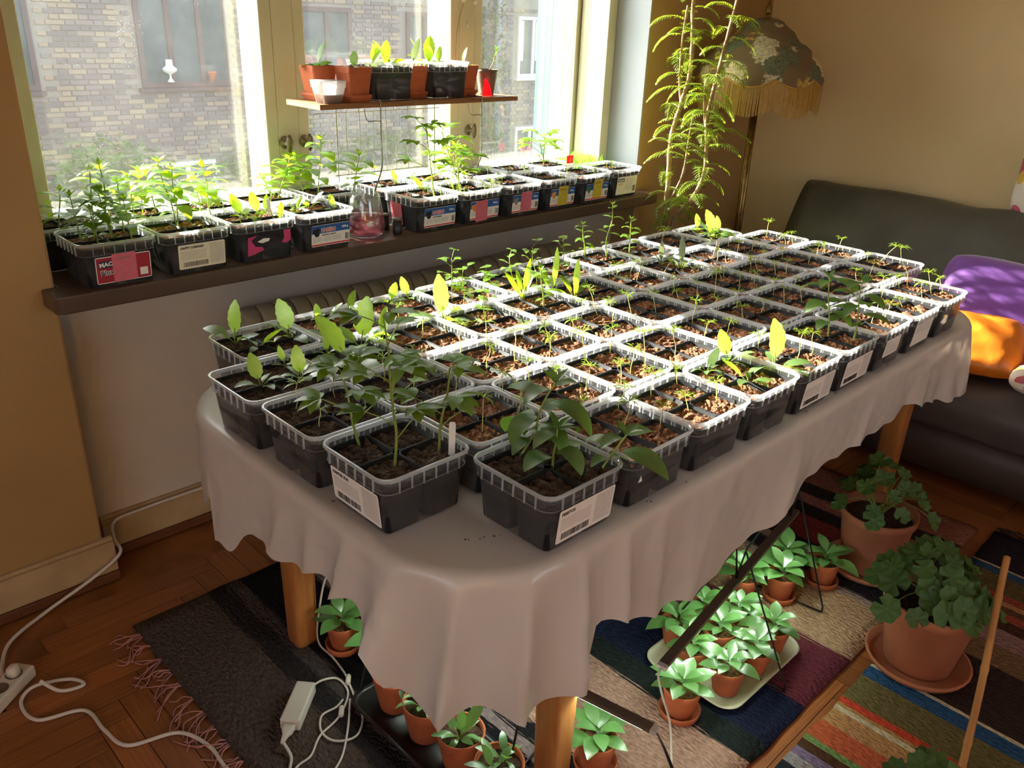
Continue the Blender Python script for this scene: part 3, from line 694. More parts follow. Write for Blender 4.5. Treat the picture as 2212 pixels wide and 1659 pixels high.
def rosette(par, base, top, m='sage_leaf', n=None, wide=0.52, serr=.12, name='plant', as_part=True, spread=1.0, Lmin=.5):
    top = Vector(top); L0 = max(top.length, .03)*1.15; n = n or random.randint(5, 7); st = MB()
    dirs = [(top.normalized(), L0, rnd(.1, .5))]
    a0 = math.atan2(top.y, top.x)+2.2
    for k in range(n-1):
        a = a0+k*2.4+rnd(-.3, .3); e = rnd(.25, 1.0)/spread
        dirs.append((Vector((math.cos(a), math.sin(a), e)).normalized(), L0*rnd(Lmin, .85), rnd(.5, 1.3)))
    for d, L, _ in dirs: st.tube([(0, 0, -.003), d*L*.2, d*L*.36], [.0016, .0014, .0010], 5)
    o = st.build(name, 'stem_green', par, base)
    for d, L, dr in dirs:
        leafobj(o, m, (0, 0, 0), d, L*.74, L*.74*wide*rnd(.85, 1.2), droop=dr, fold=rnd(.05, .25), n=10, p=.82, q=.62, serr=serr, roll=rnd(-.5, .5), petiole=L*.26)
    return o
def ovate(par, base, top, m='fresh_leaf', L0=.05, wide=.42, nodes=4, droop=1.1, name='plant', stem='stem_green', tip=True, r=.0022):
    path = curve_stem(top, 6, .07); st = MB(); st.tube(path, [r*(1-.5*i/len(path)) for i in range(len(path))], 6)
    o = st.build(name, stem, par, base); h = Vector(top).length
    for k in range(nodes):
        f = .30+.62*k/(max(nodes-1, 1)); P = Vector(path[min(int(f*(len(path)-1)), len(path)-1)]); a = k*PI/2+rnd(-.3, .3)
        for s_ in (0, PI):
            L = L0*rnd(.75, 1.15)*(0.7 if k == 0 else 1.0 if k < nodes-1 else .75)
            leafobj(o, m, P, (math.cos(a+s_), math.sin(a+s_), rnd(.1, .7)), L, L*wide*rnd(.95, 1.2), droop=droop*rnd(.5, 1.2), fold=rnd(.05, .25), n=8, p=.78, q=.75, petiole=L*.15)
    if tip:
        P = Vector(path[-1]); mb = MB()
        for k in range(5):
            a = k*1.26; mb.leaf(P, (math.cos(a), math.sin(a), rnd(.5, 1.4)), L0*.42, L0*.15, droop=.5, n=4)
        mb.build('tip_leaves', m, o)
    return o
def palmate(par, base, top, m='palm_leaf', L0=.042, nodes=5, name='plant', fingers=5, first=.35):
    path = curve_stem(top, 7, .05); st = MB(); st.tube(path, [.0030*(1-.55*i/len(path)) for i in range(len(path))], 6); stems = st
    pet = []
    for k in range(nodes):
        f = first+(1-first)*k/max(nodes-1, 1); P = Vector(path[min(int(f*(len(path)-1)), len(path)-1)]); a = k*2.3+rnd(-.2, .2)
        pl = L0*rnd(.9, 1.3)*(1 if k < nodes-1 else .3); d = Vector((math.cos(a), math.sin(a), rnd(.35, .8))).normalized(); Q = P+d*pl
        stems.tube([P, P+d*pl*.5+Vector((0, 0, .003)), Q], .0011, 5); pet.append((Q, a, d, k))
    o = stems.build(name, 'stem_green', par, base)
    for Q, a, d, k in pet:
        mb = MB(); nf = fingers if k > 0 else 3
        for i in range(nf):
            b = a+(i-(nf-1)/2)*(.62 if nf > 3 else .9); L = L0*(1.0-.12*abs(i-(nf-1)/2))*rnd(.9, 1.15)*(0.72 if k == 0 else 1)
            mb.leaf(Q, (math.cos(b), math.sin(b), rnd(-.05, .4)), L, L*.52, droop=rnd(.3, .9), fold=.2, n=6, p=.85)
        mb.build('leaf', m, o)
    return o
def roundleaf(par, base, top, m='fresh_leaf', L0=.014, nodes=7, name='plant'):
    path = curve_stem(top, 6, .1); st = MB(); st.tube(path, .0011, 5); mb = MB(); h = Vector(top).length
    for k in range(nodes):
        f = .25+.75*k/(nodes-1); P = Vector(path[min(int(f*(len(path)-1)), len(path)-1)]); a = k*2.4+rnd(-.3, .3); pl = h*rnd(.1, .3)
        d = Vector((math.cos(a), math.sin(a), rnd(.2, .9))).normalized(); Q = P+d*pl; st.tube([P, Q], .0007, 4)
        for s_ in range(random.randint(1, 3)):
            b = a+s_*2.0+rnd(-.4, .4); mb.leaf(Q, (math.cos(b), math.sin(b), rnd(-.2, .5)), L0*rnd(.9, 1.5), L0*rnd(.9, 1.2), droop=.5, n=5, p=.6, q=.7, fold=.15)
    o = st.build(name, 'stem_green', par, base); mb.build('leaves', m, o)
    return o

# ------------------------------------------------------------------ the table full of tubs
ROWS = {'A': (0.760, [0.855]+[1.068+.2038*i for i in range(8)]), 'B': (0.9745, [.688]+[.8955+.2018*i for i in range(10)]),
        'C': (1.1805, [.682+.2031*i for i in range(11)]), 'D': (1.388, [.674+.2034*i for i in range(11)]), 'E': (1.5945, [.775+.2015*i for i in range(10)])}
ROWNAME = {'A': 'front row', 'B': 'second row', 'C': 'middle row', 'D': 'fourth row', 'E': 'back row'}
TZT = TZ+0.0035
TUBS = []
for rw, (y0, xs) in ROWS.items():
    for i, x0 in enumerate(xs):
        t = make_tub(x0, y0, TZT, dark=(rw+str(i) in ('A0', 'B0', 'C0', 'D0', 'E0', 'D1', 'C1')))
        TUBS.append((rw, i, t, []))
def find(tubs, x, y):
    return min(tubs, key=lambda q: max(abs(q[2].location.x-x), abs(q[2].location.y-y)))
def loc_in(t, x, y, lim=.078, z=.096):
    return (max(-lim, min(lim, x-t.location.x)), max(-lim, min(lim, y-t.location.y)), z)
T1=[(1.184,1.602,0.002,-0.002,0.055),(1.275,1.498,-0.004,0.004,0.059),(1.187,1.501,0.001,-0.001,0.047),(1.173,1.353,0.005,-0.005,0.084),(1.271,1.376,-0.002,0.002,0.068),(1.184,1.267,0.004,-0.004,0.055),(1.265,1.259,-0.002,0.002,0.074),(1.379,1.347,-0.000,0.000,0.039),(1.103,1.174,0.002,-0.002,0.046),(1.199,1.157,-0.001,0.001,0.051),(1.086,1.056,0.006,-0.006,0.065),(0.992,1.160,0.002,-0.002,0.073),(0.975,1.264,0.003,-0.003,0.088),(0.968,1.360,-0.000,0.000,0.056),(0.867,1.275,0.002,-0.002,0.024),(0.971,1.048,0.001,-0.001,0.070),(0.754,1.368,0.005,-0.005,0.054),(0.845,1.372,0.002,-0.002,0.066),(0.748,1.263,0.003,-0.003,0.033),(2.002,1.583,0.014,-0.014,0.036),(2.087,1.577,0.009,-0.009,0.036),(2.007,1.489,0.006,-0.006,0.056),(2.106,1.481,0.018,-0.018,0.047),(1.916,1.515,-0.006,0.006,0.036),(1.918,1.461,-0.006,0.006,0.031),(2.024,1.369,-0.008,0.008,0.041),(1.913,1.267,-0.011,0.011,0.041),(2.022,1.278,-0.004,0.004,0.043),(2.100,1.258,-0.001,0.001,0.069),(2.220,1.360,-0.006,0.006,0.035),(2.104,1.371,0.003,-0.003,0.055),(1.694,1.357,-0.020,0.020,0.070),(1.609,1.355,-0.006,0.006,0.051),(1.717,1.278,-0.013,0.013,0.065),(1.809,1.266,-0.011,0.011,0.057),(1.815,1.158,0.001,-0.001,0.063),(1.904,1.156,-0.003,0.003,0.047),(1.662,1.296,-0.009,0.009,0.053),(1.489,1.267,-0.002,0.002,0.053),(1.490,1.158,-0.001,0.001,0.064),(1.387,1.153,-0.009,0.009,0.074),(1.396,1.269,-0.013,0.013,0.055),(1.493,1.047,-0.009,0.009,0.082),(1.596,1.051,-0.006,0.006,0.061),(1.703,1.058,0.004,-0.004,0.049),(1.322,1.181,-0.002,0.002,0.061),(1.250,1.105,-0.007,0.007,0.035),(1.294,1.051,0.003,-0.003,0.053),(1.329,0.988,-0.006,0.006,0.062),(1.403,1.033,0.002,-0.002,0.066),(1.355,0.955,-0.000,0.000,0.050),(1.460,0.955,-0.005,0.005,0.036),(2.627,1.559,-0.003,0.003,0.036),(2.618,1.511,-0.003,0.003,0.032),(2.640,1.473,-0.000,0.000,0.045),(2.909,1.561,0.003,-0.003,0.060),(2.844,1.455,-0.007,0.007,0.032),(2.899,1.450,-0.007,0.007,0.035),(2.445,1.455,-0.003,0.003,0.034),(2.428,1.477,-0.000,0.000,0.037),(2.541,1.473,0.002,-0.002,0.046),(2.449,1.374,-0.006,0.006,0.032),(2.521,1.358,-0.006,0.006,0.038),(2.649,1.362,-0.001,0.001,0.029),(2.651,1.261,0.002,-0.002,0.043),(2.443,1.333,-0.008,0.008,0.023),(2.444,1.268,-0.006,0.006,0.035),(2.501,1.252,-0.002,0.002,0.040),(2.238,1.338,-0.006,0.006,0.028),(2.305,1.356,-0.003,0.003,0.025),(2.239,1.270,-0.005,0.005,0.039),(2.299,1.249,-0.001,0.001,0.036),(2.029,1.166,-0.001,0.001,0.048),(1.935,1.073,-0.007,0.007,0.044),(2.118,1.162,0.005,-0.005,0.034),(2.230,1.157,-0.002,0.002,0.044),(2.156,1.075,-0.007,0.007,0.052),(2.235,1.063,-0.008,0.008,0.041),(2.309,1.144,0.004,-0.004,0.034),(2.033,1.074,-0.001,0.001,0.040),(2.785,1.303,0.002,-0.002,0.032),(2.811,1.283,-0.008,0.008,0.036),(2.904,1.278,0.006,-0.006,0.048),(2.854,1.151,-0.001,0.001,0.015),(2.918,1.124,0.032,-0.032,0.053),(2.715,0.941,-0.032,0.032,0.116),(2.617,0.940,-0.010,0.010,0.036),(2.626,0.845,-0.018,0.018,0.068),(2.496,0.832,-0.010,0.010,0.060),(2.707,0.830,-0.014,0.014,0.047),(2.482,0.933,-0.003,0.003,0.062),(2.536,1.044,-0.004,0.004,0.046),(2.679,1.065,0.006,-0.006,0.040),(2.203,0.843,0.006,-0.006,0.059),(2.272,0.833,0.004,-0.004,0.047),(2.420,0.848,-0.010,0.010,0.022),(1.784,0.960,-0.003,0.003,0.039),(1.883,0.963,-0.010,0.010,0.033),(1.787,0.838,0.003,-0.003,0.070),(1.868,0.835,-0.004,0.004,0.056),(1.460,0.838,-0.004,0.004,0.039),(1.350,0.839,-0.008,0.008,0.035),(1.827,1.055,0.004,-0.004,0.032),(1.089,1.059,0.007,-0.007,0.032),(1.134,0.933,-0.004,0.004,0.056),(1.248,0.939,0.005,-0.005,0.049),(1.244,0.834,0.002,-0.002,0.047),(1.163,0.854,-0.000,0.000,0.073),(2.515,1.802,0.005,-0.005,0.033),(2.526,1.777,0.004,-0.004,0.040),(2.006,1.579,-0.005,0.005,0.037),]
rosette_=[(0.834,1.762,0.004,-0.004,0.091),(0.861,1.698,0.033,-0.033,0.051),(0.963,1.706,-0.015,0.015,0.085),(0.958,1.807,0.009,-0.009,0.049),(0.754,1.494,-0.010,0.010,0.065),(0.837,1.473,-0.005,0.005,0.067),(0.854,1.579,-0.007,0.007,0.030),(0.959,1.573,-0.001,0.001,0.040),(0.970,1.485,-0.041,0.041,0.098),(1.044,1.553,0.010,-0.010,0.108),(1.105,1.552,0.006,-0.006,0.077),(1.068,1.799,-0.003,0.003,0.036),(1.088,1.802,0.027,-0.027,0.042),(1.156,1.771,0.012,-0.012,0.058),(1.288,1.810,0.012,-0.012,0.055),(1.371,1.793,-0.013,0.013,0.056),(1.287,1.589,-0.006,0.006,0.111),(1.560,0.940,0.012,-0.012,0.052),(1.670,0.947,-0.018,0.018,0.070),(1.579,0.842,-0.034,0.034,0.052),(1.683,0.846,-0.007,0.007,0.105),(2.743,1.799,-0.003,0.003,0.059),(2.723,1.695,-0.038,0.038,0.066),(2.714,1.675,-0.024,0.024,0.089),(2.819,1.690,-0.010,0.010,0.062),]
round_=[(1.442,1.690,-0.002,0.002,0.120),(1.444,1.647,-0.001,0.001,0.097),(1.413,1.521,-0.007,0.007,0.082),(1.582,1.684,-0.024,0.024,0.056),(1.702,1.619,-0.012,0.012,0.126),(1.883,1.672,-0.009,0.009,0.102),(1.625,1.633,-0.012,0.012,0.108),]
lance_=[(1.595,1.571,0.009,-0.009,0.106),(1.707,1.570,0.008,-0.008,0.117),(1.722,1.488,0.003,-0.003,0.101),]
gray_=[(2.233,1.575,-0.002,0.002,0.070),(2.236,1.490,-0.001,0.001,0.094),]
ovate_=[(1.597,1.488,-0.009,0.009,0.107),(2.090,1.774,-0.010,0.010,0.112),(2.167,1.738,0.004,-0.004,0.175),(2.188,1.679,-0.003,0.003,0.132),(1.998,0.863,-0.019,0.019,0.162),(2.037,0.814,-0.006,0.006,0.159),(0.965,0.858,0.003,-0.003,0.079),(0.951,0.928,0.041,-0.041,0.148),(1.043,0.803,0.027,-0.027,0.067),]
palm_=[(0.763,1.152,-0.019,0.019,0.143),(0.765,1.048,0.001,-0.001,0.176),(0.860,1.042,0.013,-0.013,0.160),(0.840,1.141,-0.014,0.014,0.234),]
S_ovate_=[(0.739,2.321,0.012,-0.012,0.175),(0.768,2.270,-0.004,0.004,0.194),(0.830,2.351,0.001,-0.001,0.132),(0.972,2.352,-0.021,0.021,0.173),(0.959,2.306,0.002,-0.002,0.161),(1.081,2.362,-0.010,0.010,0.150),(0.947,2.516,0.003,-0.003,0.128),(0.868,2.571,-0.004,0.004,0.131),(1.163,2.611,-0.025,0.025,0.072),(1.474,2.400,0.011,-0.011,0.192),(1.607,2.356,0.020,-0.020,0.137),(1.384,2.507,0.033,-0.033,0.128),(1.477,2.490,-0.016,0.016,0.128),(1.390,2.548,-0.023,0.023,0.067),(2.098,2.442,0.005,-0.005,0.128),]
S_palm_=[(1.788,2.187,-0.037,0.037,0.237),(1.904,2.203,-0.034,0.034,0.154),(2.104,2.382,-0.092,0.092,0.188),(3.050,2.683,-0.006,0.006,0.126),(3.188,2.686,-0.029,0.029,0.095),]
S_round_=[(2.019,2.175,0.006,-0.006,0.096),(2.052,2.103,-0.013,0.012,0.047),(2.168,2.285,0.005,-0.005,0.043),(2.725,2.640,-0.040,0.040,0.028),(2.770,2.583,-0.044,0.044,0.022),(2.419,2.177,-0.007,0.007,0.026),(2.831,2.290,0.006,-0.006,0.023),(2.539,2.609,-0.008,0.008,0.029),]
S_rosette_=[(1.156,2.294,-0.024,0.024,0.067),(1.203,2.299,-0.010,0.010,0.068),(1.233,2.316,0.005,-0.005,0.056),(1.248,2.229,-0.000,0.000,0.048),(1.394,2.325,0.023,-0.023,0.052),(1.451,2.261,-0.007,0.007,0.026),(1.324,2.292,0.011,-0.011,0.022),(1.889,2.362,-0.023,0.023,0.040),(1.962,2.283,-0.023,0.023,0.044),(1.901,2.514,-0.012,0.012,0.033),(1.902,2.459,0.048,-0.048,0.036),]
for x, y, dx, dy, dz in T1:
    q = find(TUBS, x, y); seedling(q[2], loc_in(q[2], x, y), (dx, dy, max(dz, .025))); q[3].append('s')
for x, y, dx, dy, dz in rosette_:
    q = find(TUBS, x, y); lt = y > 1.6 or x > 1.5 or x > 1.2
    rosette(q[2], loc_in(q[2], x, y), (dx, dy, max(dz, .04))); q[3].append('r')
for x, y, dx, dy, dz in round_:
    q = find(TUBS, x, y); roundleaf(q[2], loc_in(q[2], x, y), (dx, dy, dz), L0=.017, nodes=9); q[3].append('o')
for x, y, dx, dy, dz in lance_:
    q = find(TUBS, x, y); rosette(q[2], loc_in(q[2], x, y), (dx, dy, dz), m='fresh_leaf', n=5, wide=.22, serr=.06, spread=.45, Lmin=.7); q[3].append('l')
for x, y, dx, dy, dz in gray_:
    q = find(TUBS, x, y); rosette(q[2], loc_in(q[2], x, y), (dx, dy, dz), m='grey_leaf', n=7, wide=.24, serr=0, spread=.6, Lmin=.5); q[3].append('g')
for i, (x, y, dx, dy, dz) in enumerate(ovate_):
    q = find(TUBS, x, y); big = i >= 4
    ovate(q[2], loc_in(q[2], x, y), (dx, dy, dz), m='deep_leaf' if big else 'fresh_leaf', L0=(.086 if i >= 6 else .072) if big else .042, wide=.52 if big else .42,
          nodes=(3 if dz < .09 else 5 if i < 6 else 5), droop=1.5 if big else 1.0, r=.0026); q[3].append('v')
for x, y, dx, dy, dz in palm_:
    q = find(TUBS, x, y); palmate(q[2], loc_in(q[2], x, y), (dx, dy, dz), L0=.052, nodes=6 if dz > .15 else 5, first=.3); q[3].append('p')
for rw, i, t, k in TUBS:
    if not k:
        for _ in range(random.randint(2, 3)):
            seedling(t, (random.choice((-1, 1))*rnd(.025, .06), random.choice((-1, 1))*rnd(.025, .06), .096), (rnd(-.008, .008), rnd(-.008, .008), rnd(.03, .05)))
        k.append('s')
WORDS = {'s': 'thin feathery seedlings', 'r': 'broad serrated leaves', 'o': 'branched round-leaved plants', 'l': 'long upright leaves', 'g': 'narrow grey leaves', 'v': 'bushy oval-leaved plants', 'p': 'tall palm-leaved seedlings'}
for rw, i, t, k in TUBS:
    main = next((c for c in 'pvlogr' if c in k), 's'); n = len(ROWS[rw][1])
    ps = f'{ORD[i]} from left' if i < n-1 else 'rightmost'
    tag(t, f'clear tub of {WORDS[main]}, {ps} in table {ROWNAME[rw]}', 'seedling tub', 'seedling tubs on the table')

# ------------------------------------------------------------------ stickers and notes on the tubs
TILT = math.atan2(.0925-.083, .092)
def face(t, side, z=.047, off=.0012):
    h = .083+(z-.004)*math.tan(TILT)+off
    o = bpy.data.objects.new('face', None)
    if side == 'front': mt = Matrix.Translation((0, -h, z)) @ Matrix.Rotation(PI/2+TILT, 4, 'X')
    else: mt = Matrix.Translation((-h, 0, z)) @ Matrix.Rotation(-PI/2, 4, 'Z') @ Matrix.Rotation(PI/2+TILT, 4, 'X')
    bpy.data.objects.remove(o); return mt
def plate(name, t, mt, w, h, m, u=0, v=0, dz=0.0, th=.0004, rz=0.0):
    mb = MB(); mb.loops([rrect(w/2, h/2, min(.004, w*.06), 0, 3), rrect(w/2, h/2, min(.004, w*.06), th, 3)], True, True)
    o = mb.build(name, m, t, smooth=False); o.matrix_basis = mt @ Matrix.Translation((u, v, dz)) @ Matrix.Rotation(rz, 4, 'Z'); return o
def barcode(par, x0, y0, w, h):
    mb = MB(); x = x0
    while x < x0+w:
        bw = random.choice((.0004, .0007, .0011)); mb.box((x, y0, .0004), (x+bw, y0+h, .0007)); x += bw+random.choice((.0005, .0008, .0012))
    mb.build('barcode', 'ink', par, smooth=False)
def fine_print(par, x0, x1, ys, m='ink_grey', hh=.0007):
    mb = MB()
    for y in ys:
        x = x0
        while x < x1:
            L = rnd(.003, .010); mb.box((x, y, .0004), (min(x+L, x1), y+hh, .0006)); x += L+.0008
    mb.build('fine_print', m, par, smooth=False)
def sticker_barcode(t, side, title, m='paper', u=0.0, w=.142, h=.068):
    s = plate('sticker', t, face(t, side), w, h, m, u=u); s['label'] = 'white product sticker with barcode'
    if title: text(title, .0085, 'ink', s, (-w/2+.006, h/2-.012, .0005), bold=.00035)
    fine_print(s, -w/2+.006, .012, [h/2-.020-.0036*i for i in range(7)])
    barcode(s, -w/2+.012, -h/2+.006, .070, .013)
    fine_print(s, .022, w/2-.004, [h/2-.006-.0034*i for i in range(17)], hh=.0009)
    return s
def sticker_brand(t, name, weight, blob='ink', red='HARIBO', u=.01):
    w, h = .135, .066
    s = plate('sticker', t, face(t, 'front', z=.046), w, h, 'paper', u=u); s['label'] = 'candy sticker with blue band'
    z = .0004
    b = MB(); b.box((-w/2, h/2-.026, z), (w/2, h/2-.001, z+.0003)); b.build('blue_band', 'print_blue', s, smooth=False)
    b = MB(); b.box((-w/2, -h/2+.002, z), (w/2, -h/2+.0065, z+.0003)); b.build('red_band', 'print_red', s, smooth=False)
    b = MB()
    for cx, cy, r in ((-.056, .014, .008), (-.046, .018, .007), (-.049, .006, .009)):
        b.add([(cx+r*math.cos(i*PI/6), cy+r*math.sin(i*PI/6), z+.0005) for i in range(12)], [tuple(range(12))])
    b.build('candy_picture', blob, s, smooth=False)
    if red:
        text(red, .0165, 'print_white', s, (-.034, h/2-.022, z+.0004), bold=.0011, sx=.85); text(red, .0165, 'print_red', s, (-.034, h/2-.022, z+.0007), bold=.0002, sx=.85)
    text(weight, .0085, 'print_white', s, (w/2-.030, h/2-.016, z+.0005), bold=.0002)
    text(name, .0065, 'ink', s, (-.032, h/2-.034, z+.0003), bold=.0002)
    for x0 in (-.062, -.028, .006): fine_print(s, x0, x0+.030, [-.006-.003*i for i in range(5)])
    barcode(s, w/2-.016, -.022, .013, .020)
    return s
def note(t, side, m, txt, u=0.0, v=0.0, rz=0.0, w=.052, h=.060, label=None):
    o = plate('sticky_note', t, face(t, side, off=.0024), w, h, m, u=u, v=v, rz=rz); o['label'] = label or 'handwritten sticky note'
    if txt: text(txt, .0085, 'ink_grey' if m == 'note_pink' else 'ink', o, (0, h/2-.016, .0005), align='CENTER', sx=.9)
    return o
BY = {rw+str(i): t for rw, i, t, k in TUBS}
sticker_barcode(BY['A0'], 'front', 'PESETOS', u=.006)
sticker_barcode(BY['B0'], 'left', 'NAPPAR SUR', u=0)
sticker_barcode(BY['A4'], 'front', '', u=.006); sticker_barcode(BY['A5'], 'front', '', u=.004)
for k, sz in (('A6', (.09, .05)), ('A7', (.12, .08))):
    s = plate('sticker', BY[k], face(BY[k], 'front', off=.0005), sz[0], sz[1], 'paper', v=.012); s['label'] = 'pale label seen through the tub'
    fine_print(s, -sz[0]/2+.01, sz[0]/2-.01, [sz[1]/2-.012-.006*i for i in range(6)])
tri = MB(); tri.add([(-.006, -.006, 0), (.006, -.006, 0), (0, .008, 0), (-.006, -.006, .0003), (.006, -.006, .0003), (0, .008, .0003)], [(0, 2, 1), (3, 4, 5), (0, 1, 4, 3), (1, 2, 5, 4), (2, 0, 3, 5)])
o = tri.build('recycling_mark', 'paper', BY['A1'], smooth=False); o.matrix_basis = face(BY['A1'], 'front', z=.06) @ Matrix.Translation((-.06, 0, 0))
def marker(t, x, y, h, rx, ry, m='paper', txt=None):
    mb = MB(); mb.loops([rrect(.0025, .0005, .0004, 0), rrect(.006, .0006, .0005, .02), rrect(.006, .0006, .0005, h-.004), rrect(.0045, .0006, .0005, h)], True, True)
    o = mb.build('plant_marker', m, t, (x, y, .075), smooth=False); o.rotation_euler = (rx, ry, -YAW); o['label'] = 'flat white plant marker'
    if txt: text(txt, .008, 'ink', o, (.003, -.0012, h-.05), rot=(PI/2, -PI/2, 0))
marker(BY['B0'], .078, -.06, .085, 0, .02)
q = find(TUBS, 2.33, 1.50); marker(q[2], .05, .02, .09, -.1, .18, txt='ANAIS')

# ------------------------------------------------------------------ tubs on the window sill
STUBS = []
SZ = SILL_Z+.0006
FR = [('VERBENA', .648), ('CHERRIES', .856), ('PINKBLACK', 1.060), ('LAKRITS', 1.263), ('SALT', 1.693), ('PINK2', 1.897), ('PINK3', 2.101), ('YEL1', 2.303), ('YEL2', 2.505), ('LAST', 2.715)]
BK = [.616, .822, 1.027, 1.232, 1.455, 1.700, 1.902, 2.128, 2.330, 2.532]
for i, (k, x) in enumerate(FR): STUBS.append((k, i, make_tub(x, 2.168 if i < 9 else 2.18, SZ), []))
for i, x in enumerate(BK): STUBS.append(('back', i, make_tub(x, 2.384, SZ, dark=(i == 0)), []))
for x, y, dx, dy, dz in S_ovate_:
    q = find(STUBS, x, min(y, 2.55)); ovate(q[2], loc_in(q[2], x, y), (dx, dy, dz), m='fresh_leaf', L0=(.064 if x < .84 else .082) if dz > .12 else .052, wide=.48, nodes=7 if dz > .12 else 5, droop=1.1, r=.0022); q[3].append('v')
for x, y in ((.72, 2.24), (.78, 2.30), (.70, 2.30), (.81, 2.25), (.90, 2.45), (.98, 2.50), (.70, 2.47), (1.10, 2.47)):
    q = find(STUBS, x, y); ovate(q[2], loc_in(q[2], x, y), (rnd(-.02, .02), rnd(-.02, .02), rnd(.09, .15)), m='fresh_leaf', L0=.058, wide=.5, nodes=6, droop=1.0); q[3].append('v')
for x, y, dx, dy, dz in S_palm_:
    q = find(STUBS, min(x, 2.6), min(y, 2.5)); palmate(q[2], loc_in(q[2], min(x, 2.66), min(y, 2.52)), (dx*.5, dy*.5, dz), L0=.060, nodes=9 if dz > .15 else 6, first=.35); q[3].append('p')
for x, y, dx, dy, dz in S_round_:
    q = find(STUBS, min(x, 2.8), min(y, 2.5)); roundleaf(q[2], loc_in(q[2], x, y), (dx*.5, dy*.5, max(dz, .03)), L0=.011, nodes=5); q[3].append('o')
for x, y, dx, dy, dz in S_rosette_:
    q = find(STUBS, x, min(y, 2.5)); rosette(q[2], loc_in(q[2], x, y), (dx, dy, max(dz, .045)), m='fresh_leaf', n=4, wide=.45); q[3].append('r')
for k, i, t, kk in STUBS:
    for _ in range(2 if kk else 4):
        roundleaf(t, (random.choice((-1, 1))*rnd(.02, .06), random.choice((-1, 1))*rnd(.02, .06), .096), (rnd(-.006, .006), rnd(-.006, .006), rnd(.02, .04)), L0=.008, nodes=3)
SB = {k: t for k, i, t, kk in STUBS if k != 'back'}
LAB = {'VERBENA': 'clear tub with pink note reading VERBENA, leftmost on the window sill', 'CHERRIES': 'clear sill tub with cream HAPPY CHERRIES sticker and tall leafy plants',
 'PINKBLACK': 'clear sill tub with a pink and black picture sticker', 'LAKRITS': 'clear sill tub with blue HARIBO sticker beside the glass carafe, left of it',
 'SALT': 'clear sill tub with blue HARIBO sticker and pink note on its left side', 'PINK2': 'clear sill tub with tilted pink note and 2000 g sticker',
 'PINK3': 'clear sill tub with straight pink note, left of the two yellow notes', 'YEL1': 'clear sill tub with the left one of two yellow notes', 'YEL2': 'clear sill tub with the right one of two yellow notes', 'LAST': 'clear sill tub with white and orange sticker, rightmost in its row'}
for k, i, t, kk in STUBS:
    if k == 'back': tag(t, f'clear tub of seedlings, {ORD[i]} from left in sill row against the window', 'seedling tub', 'seedling tubs on the sill')
    else: tag(t, LAB[k], 'seedling tub', 'seedling tubs on the sill')
t = SB['VERBENA']; s = plate('sticker', t, face(t, 'front', z=.046), .138, .070, 'print_white', u=.006); s['label'] = 'maroon candy sticker'
b = MB(); b.box((-.067, -.033, .0004), (.067, .033, .0007)); b.build('maroon_field', 'print_maroon', s, smooth=False)
b = MB(); b.box((-.062, .006, .0007), (-.012, .024, .0009)); b.build('navy_patch', 'print_navy', s, smooth=False)
text('MAOA', .0155, 'print_white', s, (-.060, .009, .001), rot=(0, 0, .06), bold=.0006); text('Blox', .0175, 'print_white', s, (-.058, -.013, .001), rot=(0, 0, .06), bold=.0016); text('Blox', .0175, 'print_navy', s, (-.058, -.013, .0013), rot=(0, 0, .06), bold=.0003)
text('13', .008, 'print_white', s, (-.024, -.028, .001))
b = MB(); b.box((.040, -.026, .0007), (.060, -.006, .0009)); bc = b.build('barcode_field', 'print_white', s, smooth=False); barcode(s, .042, -.025, .016, .017)
note(t, 'front', 'note_pink', 'VERBENA', u=.008, v=.002, rz=.02, w=.060, h=.074, label='pink sticky note reading VERBENA')
sticker_barcode(SB['CHERRIES'], 'front', 'HAPPY CHERRIES', m='paper_cream', u=.008, w=.132)
t = SB['PINKBLACK']
for pts, m, nm in (([(-.060, .020), (-.035, .024), (-.010, .020), (-.022, -.004), (-.010, -.020), (-.040, -.030), (-.062, -.034)], 'print_magenta', 'pink_print'), ([(.052, .030), (.074, .030), (.076, -.002), (.060, -.010), (.046, -.006), (.054, .008)], 'print_magenta', 'pink_print'), ([(-.050, .012), (-.030, .024), (.006, .024), (.040, .010), (.044, -.002), (.010, -.004), (-.012, -.012), (-.038, -.008)], 'ink', 'black_print'), ([(-.032, .006), (-.012, .014), (.008, .012), (.004, .004), (-.016, .000)], 'print_white', 'white_print')):
    b = MB(); n = len(pts); dz = {'ink': .0004, 'print_white': .0008}.get(m, 0); b.loops([[(x, y, dz) for x, y in pts], [(x, y, dz+.0003) for x, y in pts]], True, True); o = b.build(nm, m, t, smooth=False); o.matrix_basis = face(t, 'front', z=.052)
sticker_brand(SB['LAKRITS'], 'NAPPAR LAKRITS', '1805 g'); sticker_brand(SB['SALT'], 'SALTBOMBER', '2300 g')
note(SB['SALT'], 'left', 'note_pink', '', u=-.02, v=.004, w=.06, h=.074)
sticker_brand(SB['PINK2'], '', '2000 g', blob='print_orange', red=''); note(SB['PINK2'], 'front', 'note_pink', '', u=-.005, v=-.004, rz=.06, h=.074, w=.056)
sticker_brand(SB['PINK3'], '', '1500 g', blob='ink_grey', red=''); note(SB['PINK3'], 'front', 'note_pink', '', u=.012, v=.004, h=.074, w=.054)
sticker_brand(SB['YEL1'], '', '2000 g', blob='print_orange', red=''); note(SB['YEL1'], 'front', 'note_yellow', 'BRAUNLI', u=.010, v=.004, h=.074, w=.054, label='yellow sticky note with handwriting')
sticker_brand(SB['YEL2'], '', '1160 g', blob='print_green', red=''); note(SB['YEL2'], 'front', 'note_yellow', 'GRÅSKÄL', u=.012, v=.010, h=.074, w=.054, label='yellow sticky note with handwriting')
